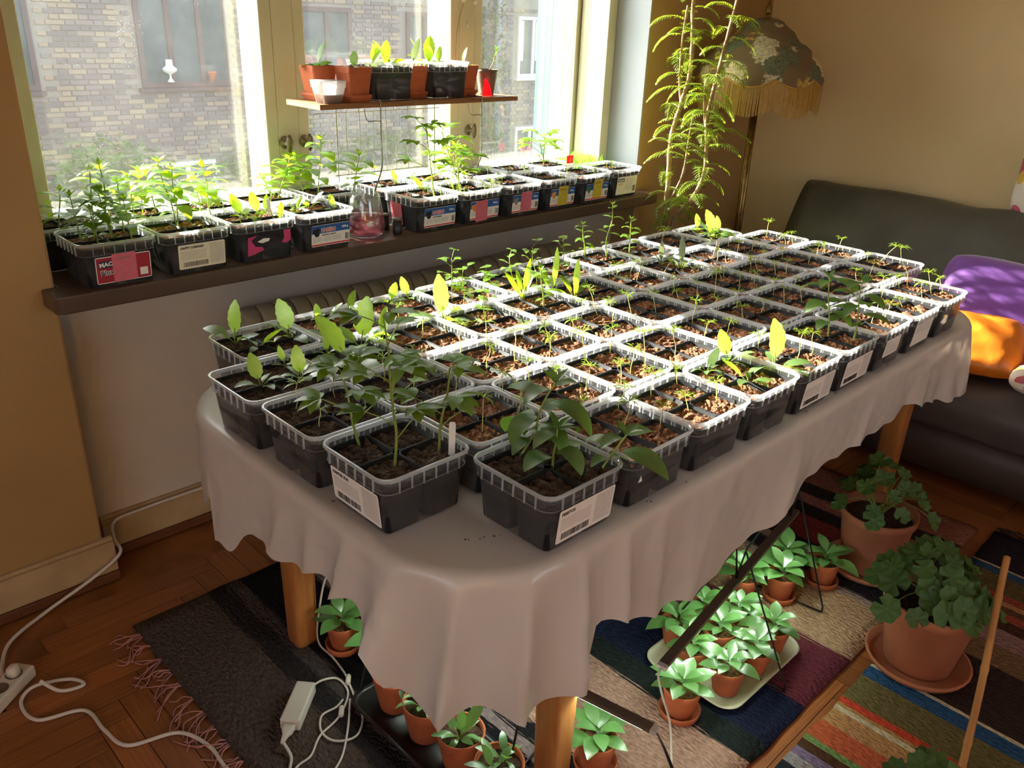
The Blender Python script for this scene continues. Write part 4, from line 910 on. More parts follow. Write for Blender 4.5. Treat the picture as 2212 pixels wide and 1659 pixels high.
t = SB['LAST']; s = plate('sticker', t, face(t, 'front', z=.048), .130, .074, 'paper_cream', u=.004)
b = MB(); b.box((-.060, .016, .0004), (-.018, .030, .0006)); b.build('navy_patch', 'print_navy', s, smooth=False)
text('DUCAT', .0105, 'print_white', s, (-.057, .019, .0009), bold=.0004); text('Peaches', .010, 'print_orange', s, (-.056, .002, .0006), rot=(0, 0, .12), bold=.0003)
barcode(s, .042, -.028, .016, .024); fine_print(s, -.010, .036, [.026-.004*i for i in range(12)])
note(STUBS[10][2], 'left', 'note_red', '', u=.02, v=.0, w=.07, h=.078)
marker(SB['PINKBLACK'], .075, .02, .075, 0, -.05); marker(SB['PINK2'], .06, -.05, .07, 0, .3)
# red foil square on a stick
q = find(STUBS, 2.58, 2.5); b = MB(); b.tube([(.07, -.06, .08), (.075, -.065, .118)], .001, 5); o = b.build('seed_packet_stick', 'bamboo', q[2]); b = MB(); b.box((.058, -.067, .115), (.098, -.0655, .148)); o2 = b.build('red_tag', 'note_red', o, smooth=False)
b = MB()
for k in range(8): b.leaf((.078, -.068, .130), (math.cos(k*.785), -.2, math.sin(k*.785)), .012, .007, n=2)
b.build('yellow_flower_print', 'note_yellow', o)

# ------------------------------------------------------------------ other things on the sill
car = thing('glass_carafe', 'wide glass carafe half full of pink liquid on the sill', 'carafe', (1.557, 2.262, SZ))
mb = MB(); mb.lathe([(.046, .0), (.056, .004), (.061, .015), (.062, .04), (.058, .08), (.050, .12), (.043, .142), (.041, .142), (.048, .119), (.056, .079), (.0600, .04), (.0588, .016), (.050, .007), (.0, .007)], 32); mb.build('glass', 'carafe_glass', car)
mb = MB(); mb.lathe([(.0, .0078), (.048, .0078), (.0578, .0175), (.0588, .04), (.0557, .076), (.0, .076)], 32, cap0=False); mb.build('liquid', 'pink_liquid', car)
def filmjar(loc, label):
    j = thing('film_canister', label, 'jar', loc); mb = MB(); mb.lathe([(.0150, 0), (.0158, .002), (.0158, .046), (.0, .046)], 20); mb.build('body', 'black_plastic', j)
    mb = MB(); mb.lathe([(.0168, .0462), (.0172, .048), (.0168, .052), (.010, .0525), (.0, .051)], 20); mb.build('lid', 'bar_metal', j)
filmjar((1.655, 2.222, SZ), 'small black canister with grey lid at the sill edge beside the carafe')
filmjar((1.660, 2.300, SZ), 'small black canister behind the other canister by the carafe')
gt = thing('grass_tray', 'clear shallow tray of green grass at the right end of the sill', 'grass tray', (2.842, 2.468, SZ))
mb = MB(); mb.loops([rrect(.085, .055, .012, .0), rrect(.098, .066, .014, .075), rrect(.103, .071, .015, .076), rrect(.103, .071, .015, .080), rrect(.097, .065, .013, .078)], True, False); mb.build('tray', 'tub_rim', gt)
mb = MB(); mb.loops([rrect(.084, .054, .012, .004), rrect(.094, .062, .012, .060)], True, True); mb.build('soil', 'soil', gt)
mb = MB()
for _ in range(420):
    x, y = rnd(-.088, .088), rnd(-.056, .056); mb.leaf((x, y, .058), (rnd(-.25, .25), rnd(-.25, .25), 1), rnd(.05, .10), .0034, droop=rnd(-.2, .5), n=3, fold=0, p=.6)
o = mb.build('grass', 'grass_leaf', gt); o['kind'] = 'stuff'

# ------------------------------------------------------------------ wire rack with board, pots on it
rk = thing('wire_rack', 'chrome wire rack standing on the sill behind the tubs', 'rack', (1.83, 2.37, SZ))
def rel(p): return (p[0]-1.83, p[1]-2.37, p[2]-SZ)
def wire(name, pts, r=.0022, k=6): mb = MB(); mb.tube(smoothpath([rel(p) for p in pts], k), r, 6); return mb.build(name, 'chrome', rk)
BZ = 1.287
for x, yb, xb in ((1.6775, 2.5905, 1.6775), (2.115, 2.5905, 2.115)):
    wire('front_leg', [(x, 2.376, SZ+.0025), (x, 2.376, 1.0), (x-.02, 2.302, 1.10), (x-.02, 2.302, 1.2), (x-.02, 2.302, 1.300), (x-.022, 2.308, 1.307), (x-.04, 2.36, 1.307)], .0026)
    wire('hook', [(x-.02, 2.302, 1.245), (x-.04, 2.304, 1.247), (x-.065, 2.306, 1.247), (x-.072, 2.31, 1.26), (x-.074, 2.315, BZ-.004)], .0016)
    wire('back_leg', [(xb, yb, SZ+.0025), (xb, yb, 1.2), (xb, yb, BZ-.004)], .0024)
    wire('base_wire', [(x, 2.376, SZ+.0025), (x, 2.47, SZ+.0025), (xb, yb, SZ+.0025)], .0022)
wire('rail', [(1.585, 2.588, 1.243), (1.82, 2.588, 1.243), (2.135, 2.588, 1.243)], .002)
wire('rail', [(1.66, 2.588, 1.03), (1.82, 2.588, 1.03), (2.13, 2.588, 1.03)], .002)
for x0 in (1.715, 1.83, 1.93):
    wire('arch', [(x0, 2.588, 1.03), (x0, 2.588, 1.23), (x0+.008, 2.588, 1.262), (x0+.028, 2.588, 1.272), (x0+.048, 2.588, 1.262), (x0+.056, 2.588, 1.23), (x0+.056, 2.588, 1.03)], .0016, 5)
bd = MB(); bd.box((-.42, -.098, 0), (.42, .098, .012)); bd.box((-.42, -.098, .0125), (.42, .098, .0155))
o = bd.build('shelf_board', 'shelf_wood', None, (1.86, 2.408, BZ), smooth=False); tag(o, 'brown wooden board lying across the wire rack', 'board')
SHZ = BZ+.0160
def round_pot(name, label, loc, rt_, h, plant, m='terracotta', saucer=True, soilm='soil', group=None, cat='potted plant', slabel=None, rim=.10, lip=1.06, collar=True):
    z = loc[2]
    if saucer:
        s = MB(); rs = rt_*1.05; s.lathe([(rs*.78, 0), (rs*.98, .003), (rs*1.05, .020), (rs*1.0, .022), (rs*.93, .0045), (0, .0045)], 28)
        tag(s.build('saucer', m, None, (loc[0], loc[1], z+.0005)), slabel or ('terracotta saucer under '+label)[:90], 'saucer', 'terracotta saucers'); z += .0055
    t = thing(name, label, cat, (loc[0], loc[1], z), group=group)
    rb_ = rt_*.70; zc_ = h*.76; r1 = rb_+(rt_-rb_)*.80
    mb = MB()
    if collar: mb.lathe([(rb_*.94, .0005), (rb_, .003), (r1, zc_), (rt_*.96, zc_+.003), (rt_, h-.002), (rt_*.985, h), (rt_*.92, h-.001), (rt_*.88, h*.82)], 28)
    else: mb.lathe([(rb_*.94, .0005), (rb_, .003), (rt_*.93, h*.86), (rt_*.985, h*.88), (rt_, h-.003), (rt_*.985, h), (rt_*.93, h-.001), (rt_*.89, h*.82)], 32)
    mb.build('pot', m, t)
    so = MB(); n = 20; so.lathe([(rt_*.89, h*.84), (rt_*.6, h*.86), (rt_*.3, h*.875), (.002, h*.87)], n, cap0=False, cap1=True); so.v = [(x, y, zz+rnd(-.002, .002)) for x, y, zz in so.v]
    so.build('soil', soilm, t, smooth=False)
    if plant: plant(t, (0, 0, h*.86))
    return t
def square_pot(label, loc, plant, saucer=True):
    t = thing('square_flower_pot', label, 'potted plant', loc, group='terracotta pots on the rack board'); z = 0
    mb = MB(); mb.loops([rrect(.034, .034, .006, .0165), rrect(.042, .042, .007, .086), rrect(.0435, .0435, .007, .0865), rrect(.044, .044, .007, .104), rrect(.040, .040, .006, .104), rrect(.038, .038, .006, .09)], True, False); mb.build('pot', 'terracotta', t, smooth=False)
    mb = MB(); mb.loops([rrect(.036, .036, .006, 0), rrect(.043, .043, .007, .016), rrect(.0425, .0425, .007, .022), rrect(.037, .037, .006, .02), rrect(.034, .034, .006, .005)], True, True); mb.build('saucer', 'terracotta', t, smooth=False)
    mb = MB(); mb.loops([rrect(.039, .039, .006, .088), rrect(.038, .038, .006, .094)], True, True); mb.build('soil', 'soil_dark', t, smooth=False)
    plant(t, (0, 0, .093)); return t
ros = lambda m, n, L, w=.5: (lambda t, b: rosette(t, b, (rnd(-.02, .02), rnd(-.02, .02), L), m=m, n=n+1, wide=w, serr=.03, spread=1.4, Lmin=.6))
square_pot('terracotta square pot with dark leaves in front on the rack board', (1.60, 2.362, SHZ), ros('tobacco_leaf', 4, .05, .6))
square_pot('terracotta square pot at the back left of the rack board', (1.53, 2.455, SHZ), ros('tobacco_leaf', 6, .07, .65))
square_pot('terracotta square pot between the two clear tubs on the board', (1.858, 2.40, SHZ), ros('grey_leaf', 6, .085, .3))
square_pot('terracotta square pot right of the clear tubs on the board', (2.085, 2.40, SHZ), ros('fresh_leaf', 5, .06, .5))
for x, lb in ((1.735, 'clear tub of bright young leaves, left one on the rack board'), (1.975, 'clear tub of bright young leaves, right one on the rack board')):
    t = make_tub(x-.1, 2.305, SHZ); t.scale = (.86, .86, 1.0); tag(t, lb, 'seedling tub', 'tubs on the rack board')
    for _ in range(5): rosette(t, (rnd(-.07, .07), rnd(-.06, .07), .096), (rnd(-.05, .05), rnd(-.03, .03), rnd(.05, .09)), m='fresh_leaf', n=4, wide=.55, spread=1.3, Lmin=.6)
t = thing('white_tub', 'small frosted white tub at the left end of the rack board', 'tub', (1.50, 2.352, SHZ))
mb = MB(); mb.loops([rrect(.034, .028, .012, 0), rrect(.043, .036, .013, .045), rrect(.045, .038, .014, .046), rrect(.046, .039, .014, .062)], True, False); mb.build('body', 'tub_frosted', t)
mb = MB(); mb.loops([rrect(.0455, .0385, .014, .0622), rrect(.047, .040, .014, .0625), rrect(.047, .040, .014, .066)], True, True); mb.build('lid', 'tub_rim', t)
mb = MB(); mb.loops([rrect(.033, .027, .012, .001), rrect(.038, .031, .012, .026)], True, True); mb.build('potting_mix', 'soil', t)
t = thing('striped_pot', 'dark ribbed pot with a leaning thin-leaved cutting on the board end', 'potted plant', (2.205, 2.40, SHZ))
mb = MB(); pr = [(.026, 0)]
for k in range(14): pr += [(.0270+.0009*k, .004+.0056*k), (.0282+.0009*k, .0055+.0056*k), (.0282+.0009*k, .0075+.0056*k)]
pr += [(.041, .088), (.039, .088), (.037, .075)]; mb.lathe(pr, 28); mb.build('pot', 'bar_metal', t)
mb = MB(); mb.lathe([(.0365, .072), (.002, .076)], 20, cap0=False, cap1=True); mb.build('soil', 'soil_dark', t)
mb = MB(); mb.tube(smoothpath([(0, 0, .074), (.018, -.008, .10), (.030, -.012, .135), (.036, -.016, .16)], 5), .0016, 6); st_ = mb.build('stem', 'bark', t)
for k in range(14):
    a = k*2.4; f = k/14; P = Vector((.018+.018*f, -.008-.008*f, .105+.055*f)); leafobj(t, 'deep_leaf', P, (math.cos(a), math.sin(a), .35+f), .036, .006, droop=.8, n=4, fold=.1)
mb = MB(); mb.loops([[(-.022, -.0004, 0), (.026, -.0004, 0), (.012, -.0004, .035), (-.006, -.0004, .060), (-.016, -.0004, .052)], [(-.022, .0004, 0), (.026, .0004, 0), (.012, .0004, .035), (-.006, .0004, .060), (-.016, .0004, .052)]], True, True)
o = mb.build('paper_scrap', 'note_red', None, (2.165, 2.352, SHZ), smooth=False); tag(o, 'pink-red paper scrap leaning on the ribbed pot', 'paper')

# ------------------------------------------------------------------ floor lamp
lx, ly = 3.40, 1.985
lamp = thing('floor_lamp', 'brass floor lamp with dark floral domed shade and golden fringe', 'lamp', (lx, ly, 0))
mb = MB(); mb.lathe([(.10, 0), (.105, .006), (.10, .016), (.05, .026), (.02, .034), (.016, .06)], 28, cap1=True); mb.build('base', 'brass', lamp)
mb = MB()
for k in range(4):
    a = k*PI/2+.3; mb.tube([(.0085*math.cos(a), .0085*math.sin(a), .04), (.0085*math.cos(a), .0085*math.sin(a), 1.47)], .0085, 8)
mb.build('pole', 'brass', lamp)
mb = MB(); mb.lathe([(.010, 1.600), (.012, 1.607), (.006, 1.611), (.012, 1.617), (.015, 1.630), (.012, 1.645), (.006, 1.659), (.003, 1.669), (.001, 1.673)], 14, cap1=True); mb.build('finial', 'brass', lamp)
m, t, o_ = newmat('floral_shade')
tc = N(t, 'ShaderNodeTexCoord'); p_ = N(t, 'ShaderNodeBsdfPrincipled'); p_.inputs['Roughness'].default_value = .85
vo = N(t, 'ShaderNodeTexVoronoi'); vo.inputs['Scale'].default_value = 9.5; nz = N(t, 'ShaderNodeTexNoise'); nz.inputs['Scale'].default_value = 16; nz.inputs['Detail'].default_value = 4
ma = N(t, 'ShaderNodeVectorMath', operation='MULTIPLY_ADD'); ma.inputs[1].default_value = (.09, .09, .09); t.links.new(nz.outputs['Color'], ma.inputs[0]); t.links.new(tc.outputs['Object'], ma.inputs[2]); t.links.new(ma.outputs[0], vo.inputs['Vector'])
v2 = N(t, 'ShaderNodeTexVoronoi'); v2.inputs['Scale'].default_value = 42; v2.feature = 'DISTANCE_TO_EDGE'; t.links.new(ma.outputs[0], v2.inputs['Vector'])
pet = N(t, 'ShaderNodeMapRange'); pet.inputs[1].default_value = .0; pet.inputs[2].default_value = .16; pet.inputs[3].default_value = .35; pet.inputs[4].default_value = 1.0; t.links.new(v2.outputs[0], pet.inputs[0])
cr = N(t, 'ShaderNodeValToRGB'); t.links.new(vo.outputs['Color'], cr.inputs[0]); cr.color_ramp.interpolation = 'CONSTANT'
cr.color_ramp.elements[0].color = col(S2L(226, 214, 172)); cr.color_ramp.elements[1].color = col(S2L(150, 96, 60)); cr.color_ramp.elements[1].position = .82
for po, cc in ((.35, S2L(196, 170, 88)), (.5, S2L(206, 198, 168)), (.64, S2L(110, 118, 96))): e = cr.color_ramp.elements.new(po); e.color = col(cc)
mlt = N(t, 'ShaderNodeMix'); mlt.data_type = 'RGBA'; mlt.blend_type = 'MULTIPLY'; mlt.inputs[0].default_value = .8; t.links.new(cr.outputs[0], mlt.inputs[6]); t.links.new(pet.outputs[0], mlt.inputs[7])
lt = N(t, 'ShaderNodeMapRange'); lt.inputs[1].default_value = .46; lt.inputs[2].default_value = .52; lt.inputs[3].default_value = 1; lt.inputs[4].default_value = 0; t.links.new(vo.outputs['Distance'], lt.inputs[0])
t.links.new(mixcol(t, lt.outputs[0], col(S2L(116, 98, 72)), mlt.outputs[2]), p_.inputs['Base Color']); t.links.new(p_.outputs[0], o_.inputs[0])
nA = 96; lob = 8
def shade_r(a, f):   # f 0 top .. 1 bottom, lobed
    base = [(0, .045), (.12, .075), (.35, .125), (.6, .195), (.8, .243), (.92, .256), (1, .250)]
    return lerp(base, f)*(1+.035*f*abs(math.sin(a*lob/2)))
L = []
for j in range(15):
    f = j/14; L.append([(shade_r(2*PI*i/nA, f)*math.cos(2*PI*i/nA), shade_r(2*PI*i/nA, f)*math.sin(2*PI*i/nA), 1.600-.225*f**1.25 - (.030*f**3*(abs(math.sin(2*PI*i/nA*lob/2))))) for i in range(nA)])
mb = MB(); mb.loops(L, False, False); mb.f = [tuple(reversed(f)) for f in mb.f]; mb.build('lamp_shade', 'floral_shade', lamp)
mb = MB(); mb.lathe([(.046, 1.6015), (.02, 1.606), (.003, 1.607)], 24, cap0=False, cap1=True); mb.build('shade_cap', 'brass', lamp)
mb = MB()
for i in range(520):
    a = 2*PI*i/520; r = shade_r(a, 1)+rnd(-.001, .003); sc_ = abs(math.sin(a*lob/2)); z0 = 1.375-.030*sc_; z1 = 1.262-.032*sc_+rnd(-.002, .002)
    x, y = math.cos(a), math.sin(a); tx, ty = -y, x; wd = .0013; b1 = rnd(-.003, .003)
    vs = [(x*r-tx*wd, y*r-ty*wd, z0), (x*r+tx*wd, y*r+ty*wd, z0), (x*(r+.002)+tx*(wd+b1*.5), y*(r+.002)+ty*(wd+b1*.5), (z0+z1)/2), (x*(r+.002)-tx*(wd-b1*.5), y*(r+.002)-ty*(wd-b1*.5), (z0+z1)/2), (x*r+tx*(wd+b1), y*r+ty*(wd+b1), z1), (x*r-tx*(wd-b1), y*r-ty*(wd-b1), z1)]
    mb.add(vs, [(0, 1, 2, 3), (3, 2, 4, 5)])
o = mb.build('fringe', 'fringe_gold', lamp); o['kind'] = 'stuff'
L = [[((shade_r(2*PI*i/nA, 1)+d)*math.cos(2*PI*i/nA), (shade_r(2*PI*i/nA, 1)+d)*math.sin(2*PI*i/nA), 1.375+dz-.030*abs(math.sin(2*PI*i/nA*lob/2))) for i in range(nA)] for d, dz in ((.001, .004), (.004, .003), (.004, -.004), (.001, -.005))]
mb = MB(); mb.loops(L, False, False); mb.build('braid', 'fringe_gold', lamp)

# ------------------------------------------------------------------ sofa and cushions
SY0, SY1 = -1.0, 1.84
sofa = thing('leather_sofa', 'low black leather sofa along the ochre wall', 'sofa', (3.5, 0.4, 0))
def sweep(name, prof, y0, y1, n, m, wr=.0, par=sofa, taper=0.0):
    L = []
    for j in range(n+1):
        t_ = j/n; y = y0+(y1-y0)*t_; e = min(t_, 1-t_)*n; sc = 1-taper*max(0, 1-e/1.5)**2
        cx = sum(p[0] for p in prof)/len(prof); cz = sum(p[1] for p in prof)/len(prof)
        L.append([(cx+(x-cx)*sc-3.5+wr*mnoise.noise(Vector((x*5, y*7, z*5))), y-.4, cz+(z-cz)*sc+wr*mnoise.noise(Vector((x*6+9, y*5, z*3)))) for x, z in prof])
    mb = MB(); mb.loops(L, True, True); mb.f = [tuple(reversed(f)) for f in mb.f]; return mb.build(name, m, par)
def spline2(pts, k=5): return [(v.x, v.y) for v in smoothpath([(a, b, 0) for a, b in pts]+[(pts[0][0], pts[0][1], 0)], k)][:-1]
sweep('base', [(3.10, .06), (3.88, .06), (3.88, .24), (3.10, .24)], SY0, SY1, 20, 'leather_seat', .004)
sweep('seat_cushion', spline2([(3.06, .245), (3.40, .242), (3.66, .245), (3.68, .33), (3.62, .42), (3.35, .435), (3.14, .43), (3.06, .36)]), SY0, .28, 24, 'leather_seat', .010, taper=.03)
sweep('seat_cushion', spline2([(3.06, .245), (3.40, .242), (3.66, .245), (3.68, .33), (3.62, .42), (3.35, .435), (3.14, .43), (3.06, .36)]), .285, SY1-.02, 30, 'leather_seat', .010, taper=.03)
sweep('backrest', spline2([(3.60, .40), (3.70, .42), (3.86, .50), (3.89, .72), (3.87, .88), (3.80, .925), (3.72, .91), (3.64, .78), (3.57, .58), (3.55, .45)]), SY0, SY1+.02, 46, 'leather', .016, taper=.04)
for x in (3.14, 3.82):
    for y in (SY0+.1, SY1-.1): 
        mb = MB(); mb.tube([(x-3.5, y-.4, 0.0), (x-3.5, y-.4, .065)], .022, 10); mb.build('foot', 'black_metal', sofa)
def pillow(name, label, loc, rot, w_, h_, th, m, cat='cushion', wr=.006):
    n = 18; mb = MB(); vs = []; fs = []
    for s_ in (1, -1):
        for i in range(n+1):
            for j in range(n+1):
                u, v = -1+2*i/n, -1+2*j/n; e = max(0, (1-abs(u)**2.6))*max(0, (1-abs(v)**2.6)); pinch = (1-.05*(1-abs(u*v))*(max(abs(u), abs(v))**6))*(1-.13*abs(u*v)**3)
                vs.append((u*w_/2*pinch, v*h_/2*pinch, s_*(th/2*e**.5+.002)+wr*e*mnoise.noise(Vector((u*3, v*3, s_+loc[1]*5)))))
    q = (n+1)**2
    for s_ in (0, 1):
        for i in range(n):
            for j in range(n):
                a = s_*q+i*(n+1)+j; f = (a, a+n+1, a+n+2, a+1); fs.append(f if s_ == 0 else f[::-1])
    ed = [i*(n+1) for i in range(n+1)]+[n*(n+1)+j for j in range(1, n+1)]+[i*(n+1)+n for i in range(n-1, -1, -1)]+[j for j in range(n-1, 0, -1)]
    for k in range(len(ed)): a, b = ed[k], ed[(k+1) % len(ed)]; fs.append((b, a, a+q, b+q))
    mb.add(vs, fs); o = mb.build(name, m, None, loc); o.rotation_euler = rot; return tag(o, label, cat)
m, t, o_ = newmat('embroidery')
tc = N(t, 'ShaderNodeTexCoord'); p_ = N(t, 'ShaderNodeBsdfPrincipled'); p_.inputs['Roughness'].default_value = .9
vo = N(t, 'ShaderNodeTexVoronoi'); vo.inputs['Scale'].default_value = 13; t.links.new(tc.outputs['Object'], vo.inputs['Vector'])
cr = N(t, 'ShaderNodeValToRGB'); cr.color_ramp.interpolation = 'CONSTANT'; t.links.new(vo.outputs['Color'], cr.inputs[0])
cr.color_ramp.elements[0].color = col(S2L(186, 92, 112)); cr.color_ramp.elements[1].color = col(S2L(92, 100, 60)); cr.color_ramp.elements[1].position = .68
for po, cc in ((.36, S2L(214, 176, 84)), (.52, S2L(214, 150, 150))): e = cr.color_ramp.elements.new(po); e.color = col(cc)
lt = N(t, 'ShaderNodeMath', operation='LESS_THAN'); lt.inputs[1].default_value = .42; t.links.new(vo.outputs['Distance'], lt.inputs[0])
t.links.new(mixcol(t, lt.outputs[0], col(S2L(214, 208, 198)), cr.outputs[0]), p_.inputs['Base Color']); t.links.new(p_.outputs[0], o_.inputs[0])
pillow('purple_cushion', 'purple cushion leaning on the sofa back', (3.395, .80, .625), (0.12, -PI/2+.45, 0.10), .40, .56, .17, 'purple_cloth')
pillow('orange_cushion', 'orange satin cushion lying on the sofa seat', (3.20, .85, .545), (.0, -.72, .35), .26, .34, .10, 'orange_satin', wr=.014)
pillow('floral_cushion', 'floral cushion lying beside the orange cushion', (3.20, .50, .49), (.03, .05, .2), .42, .42, .08, 'embroidery')
pillow('embroidered_cushion', 'white cushion with embroidered flowers on top of the sofa back', (3.80, .83, 1.07), (0, -PI/2+.15, 0), .34, .38, .10, 'embroidery')
pillow('red_cloth', 'small red cloth on the sofa seat behind the tubs', (3.46, 1.50, .525), (.1, -.22, .3), .26, .22, .11, 'red_cloth', cat='cloth', wr=.02)

# ------------------------------------------------------------------ tall ferny tree behind the table
tree = thing('potted_tree', 'tall slender ferny-leaved potted tree in the corner by the lamp', 'potted tree', (2.995, 2.085, 0))
mb = MB(); mb.lathe([(.09, .0005), (.10, .01), (.125, .22), (.135, .222), (.137, .26), (.125, .26), (.118, .22)], 28); mb.build('pot', 'terracotta', tree)
mb = MB(); mb.lathe([(.119, .215), (.002, .225)], 24, cap0=False, cap1=True); mb.build('soil', 'soil_dark', tree)
TO = Vector((2.995, 2.085, 0)); KT = .935
stems = [[(3.2, 2.235, .21), (3.2, 2.25, .48), (3.2, 2.245, .73), (3.2, 2.252, .92), (3.2, 2.261, 1.10), (3.2, 2.228, 1.25), (3.2, 2.201, 1.373), (3.2, 2.207, 1.52), (3.2, 2.222, 1.66), (3.2, 2.20, 1.90)],
         [(3.2, 2.215, .21), (3.2, 2.205, .5), (3.2, 2.20, .736), (3.2, 2.12, .85), (3.2, 2.07, .964), (3.2, 2.075, 1.10), (3.2, 2.088, 1.214), (3.2, 2.06, 1.40), (3.2, 2.035, 1.55), (3.2, 2.0, 1.75)],
         [(3.2, 2.228, 1.24), (3.2, 2.25, 1.35), (3.2, 2.258, 1.5), (3.2, 2.25, 1.64)], [(3.2, 2.235, .82), (3.2, 2.18, .95), (3.2, 2.168, 1.1), (3.2, 2.16, 1.22)], [(3.2, 2.08, 1.12), (3.2, 2.11, 1.25), (3.2, 2.12, 1.36)]]
paths = []
for k, sp in enumerate(stems):
    pts = smoothpath([Vector((q[0]*KT, q[1]*KT, 1.56+(q[2]-1.56)*KT if q[2] > .3 else q[2]))-TO for q in sp], 6); paths.append(pts); r0 = (.0135, .011, .006, .006, .005)[k]
    mb = MB(); mb.tube(pts, [r0*(1-.45*i/len(pts))*(1+.12*math.sin(i*2.1)) for i in range(len(pts))], 8); mb.build('trunk' if k < 2 else 'branch', 'bark', tree)
def frond(P, d, L, nl=13):
    mb = MB(); d = Vector(d).normalized(); side = d.cross(Vector((0, 0, 1))).normalized(); upv = side.cross(d); pts = []; pos = Vector(P); ang = 0
    for i in range(nl+1):
        pts.append(pos.copy()); dd = d*math.cos(ang)-upv*math.sin(ang); pos = pos+dd*(L/nl); ang += rnd(1.0, 1.7)/nl
    mb.tube(pts, [.0012]*len(pts), 4)
    for i in range(1, nl+1):
        tg = (pts[i]-pts[i-1]).normalized(); f = i/nl; l = L*.27*math.sin(PI*min(.95, .25+f*.75))+.010
        for s_ in (-1, 1):
            mb.leaf(pts[i], side*s_*.9+tg*.75+upv*.1, l, .0065, droop=rnd(.5, 1.2), n=3, fold=.1, p=.7)
            mb.leaf(pts[i]+(side*s_*.5+tg*.4)*l*.4, side*s_*.3+tg*1.0, l*.55, .0045, droop=.5, n=2, fold=.1)
        if i == nl: mb.leaf(pts[i], tg, l, .008, droop=.6, n=3)
    return mb.build('frond', 'fern_leaf', tree)
for pi_, (lo, hi, n) in enumerate(((.26, 1.0, 30), (.22, 1.0, 38), (.3, 1.0, 11), (.4, 1.0, 9), (.3, 1.0, 8))):
    for k in range(n):
        f = lo+(hi-lo)*(k+rnd(0, .8))/n; P = paths[pi_][min(int(f*(len(paths[pi_])-1)), len(paths[pi_])-1)]; a = k*2.4+rnd(-.4, .4)
        d = (math.cos(a), math.sin(a)-.15, rnd(.15, .9)); L = rnd(.10, .19)
        if P.x+TO.x+d[0]*L > 3.42: d = (-abs(d[0]), d[1], d[2])
        if P.y+TO.y+d[1]*L > PIER_Y-.03: d = (d[0], -abs(d[1]), d[2])
        frond(P, d, L)
frond(Vector((2.99, 2.10, .88))-TO, (-.75, -.35, .1), .19, 11)

# ------------------------------------------------------------------ rugs
def rugmat(name, stops, axis=0, wob=.012, streak=None):
    m, t, o_ = newmat(name); tc = N(t, 'ShaderNodeTexCoord'); p_ = N(t, 'ShaderNodeBsdfPrincipled'); p_.inputs['Roughness'].default_value = .95; p_.inputs['Specular IOR Level'].default_value = .1
    sp = N(t, 'ShaderNodeSeparateXYZ'); t.links.new(tc.outputs['Object'], sp.inputs[0])
    mp = N(t, 'ShaderNodeMapping'); mp.inputs['Scale'].default_value = (260, 9, 1); t.links.new(tc.outputs['Object'], mp.inputs[0])
    nz = N(t, 'ShaderNodeTexNoise'); nz.inputs['Scale'].default_value = 1.0; nz.inputs['Detail'].default_value = 3; t.links.new(mp.outputs[0], nz.inputs['Vector'])
    ma = N(t, 'ShaderNodeMath', operation='MULTIPLY_ADD'); ma.inputs[1].default_value = wob*2; t.links.new(nz.outputs[0], ma.inputs[0]); t.links.new(sp.outputs[axis], ma.inputs[2])
    mr = N(t, 'ShaderNodeMapRange'); mr.inputs[1].default_value = stops[0][0]+wob; mr.inputs[2].default_value = stops[-1][0]+wob; t.links.new(ma.outputs[0], mr.inputs[0])
    span = stops[-1][0]-stops[0][0]; base = None; prev = None
    for i in range(len(stops)-1):
        c = col(S2L(*stops[i][1]))
        if prev is None: prev = c; continue
        gt = N(t, 'ShaderNodeMath', operation='GREATER_THAN'); gt.inputs[1].default_value = (stops[i][0]-stops[0][0])/span; t.links.new(mr.outputs[0], gt.inputs[0])
        prev = mixcol(t, gt.outputs[0], prev, c)
    n2 = N(t, 'ShaderNodeTexNoise'); n2.inputs['Scale'].default_value = 1.0; n2.inputs['Detail'].default_value = 4
    mp2 = N(t, 'ShaderNodeMapping'); mp2.inputs['Scale'].default_value = (170, 60, 1); t.links.new(tc.outputs['Object'], mp2.inputs[0]); t.links.new(mp2.outputs[0], n2.inputs['Vector'])
    r2_ = N(t, 'ShaderNodeMapRange'); r2_.inputs[1].default_value = .3; r2_.inputs[2].default_value = .7; r2_.inputs[3].default_value = .62; r2_.inputs[4].default_value = 1.25; t.links.new(n2.outputs[0], r2_.inputs[0])
    hs = N(t, 'ShaderNodeHueSaturation'); t.links.new(r2_.outputs[0], hs.inputs['Value']); t.links.new(prev, hs.inputs['Color']); t.links.new(hs.outputs[0], p_.inputs['Base Color'])
    wv = N(t, 'ShaderNodeTexWave'); wv.inputs['Scale'].default_value = 32; wv.inputs['Distortion'].default_value = 2.5; wv.inputs['Detail'].default_value = 1; t.links.new(tc.outputs['Object'], wv.inputs['Vector'])
    vo = N(t, 'ShaderNodeTexVoronoi'); vo.inputs['Scale'].default_value = 1.0; mp3 = N(t, 'ShaderNodeMapping'); mp3.inputs['Scale'].default_value = (150, 85, 1); t.links.new(tc.outputs['Object'], mp3.inputs[0]); t.links.new(mp3.outputs[0], vo.inputs['Vector'])
    bp = N(t, 'ShaderNodeBump'); bp.inputs['Strength'].default_value = .9; bp.inputs['Distance'].default_value = .006; bp.invert = True; t.links.new(vo.outputs['Distance'], bp.inputs['Height']); t.links.new(bp.outputs[0], p_.inputs['Normal']); t.links.new(p_.outputs[0], o_.inputs[0])
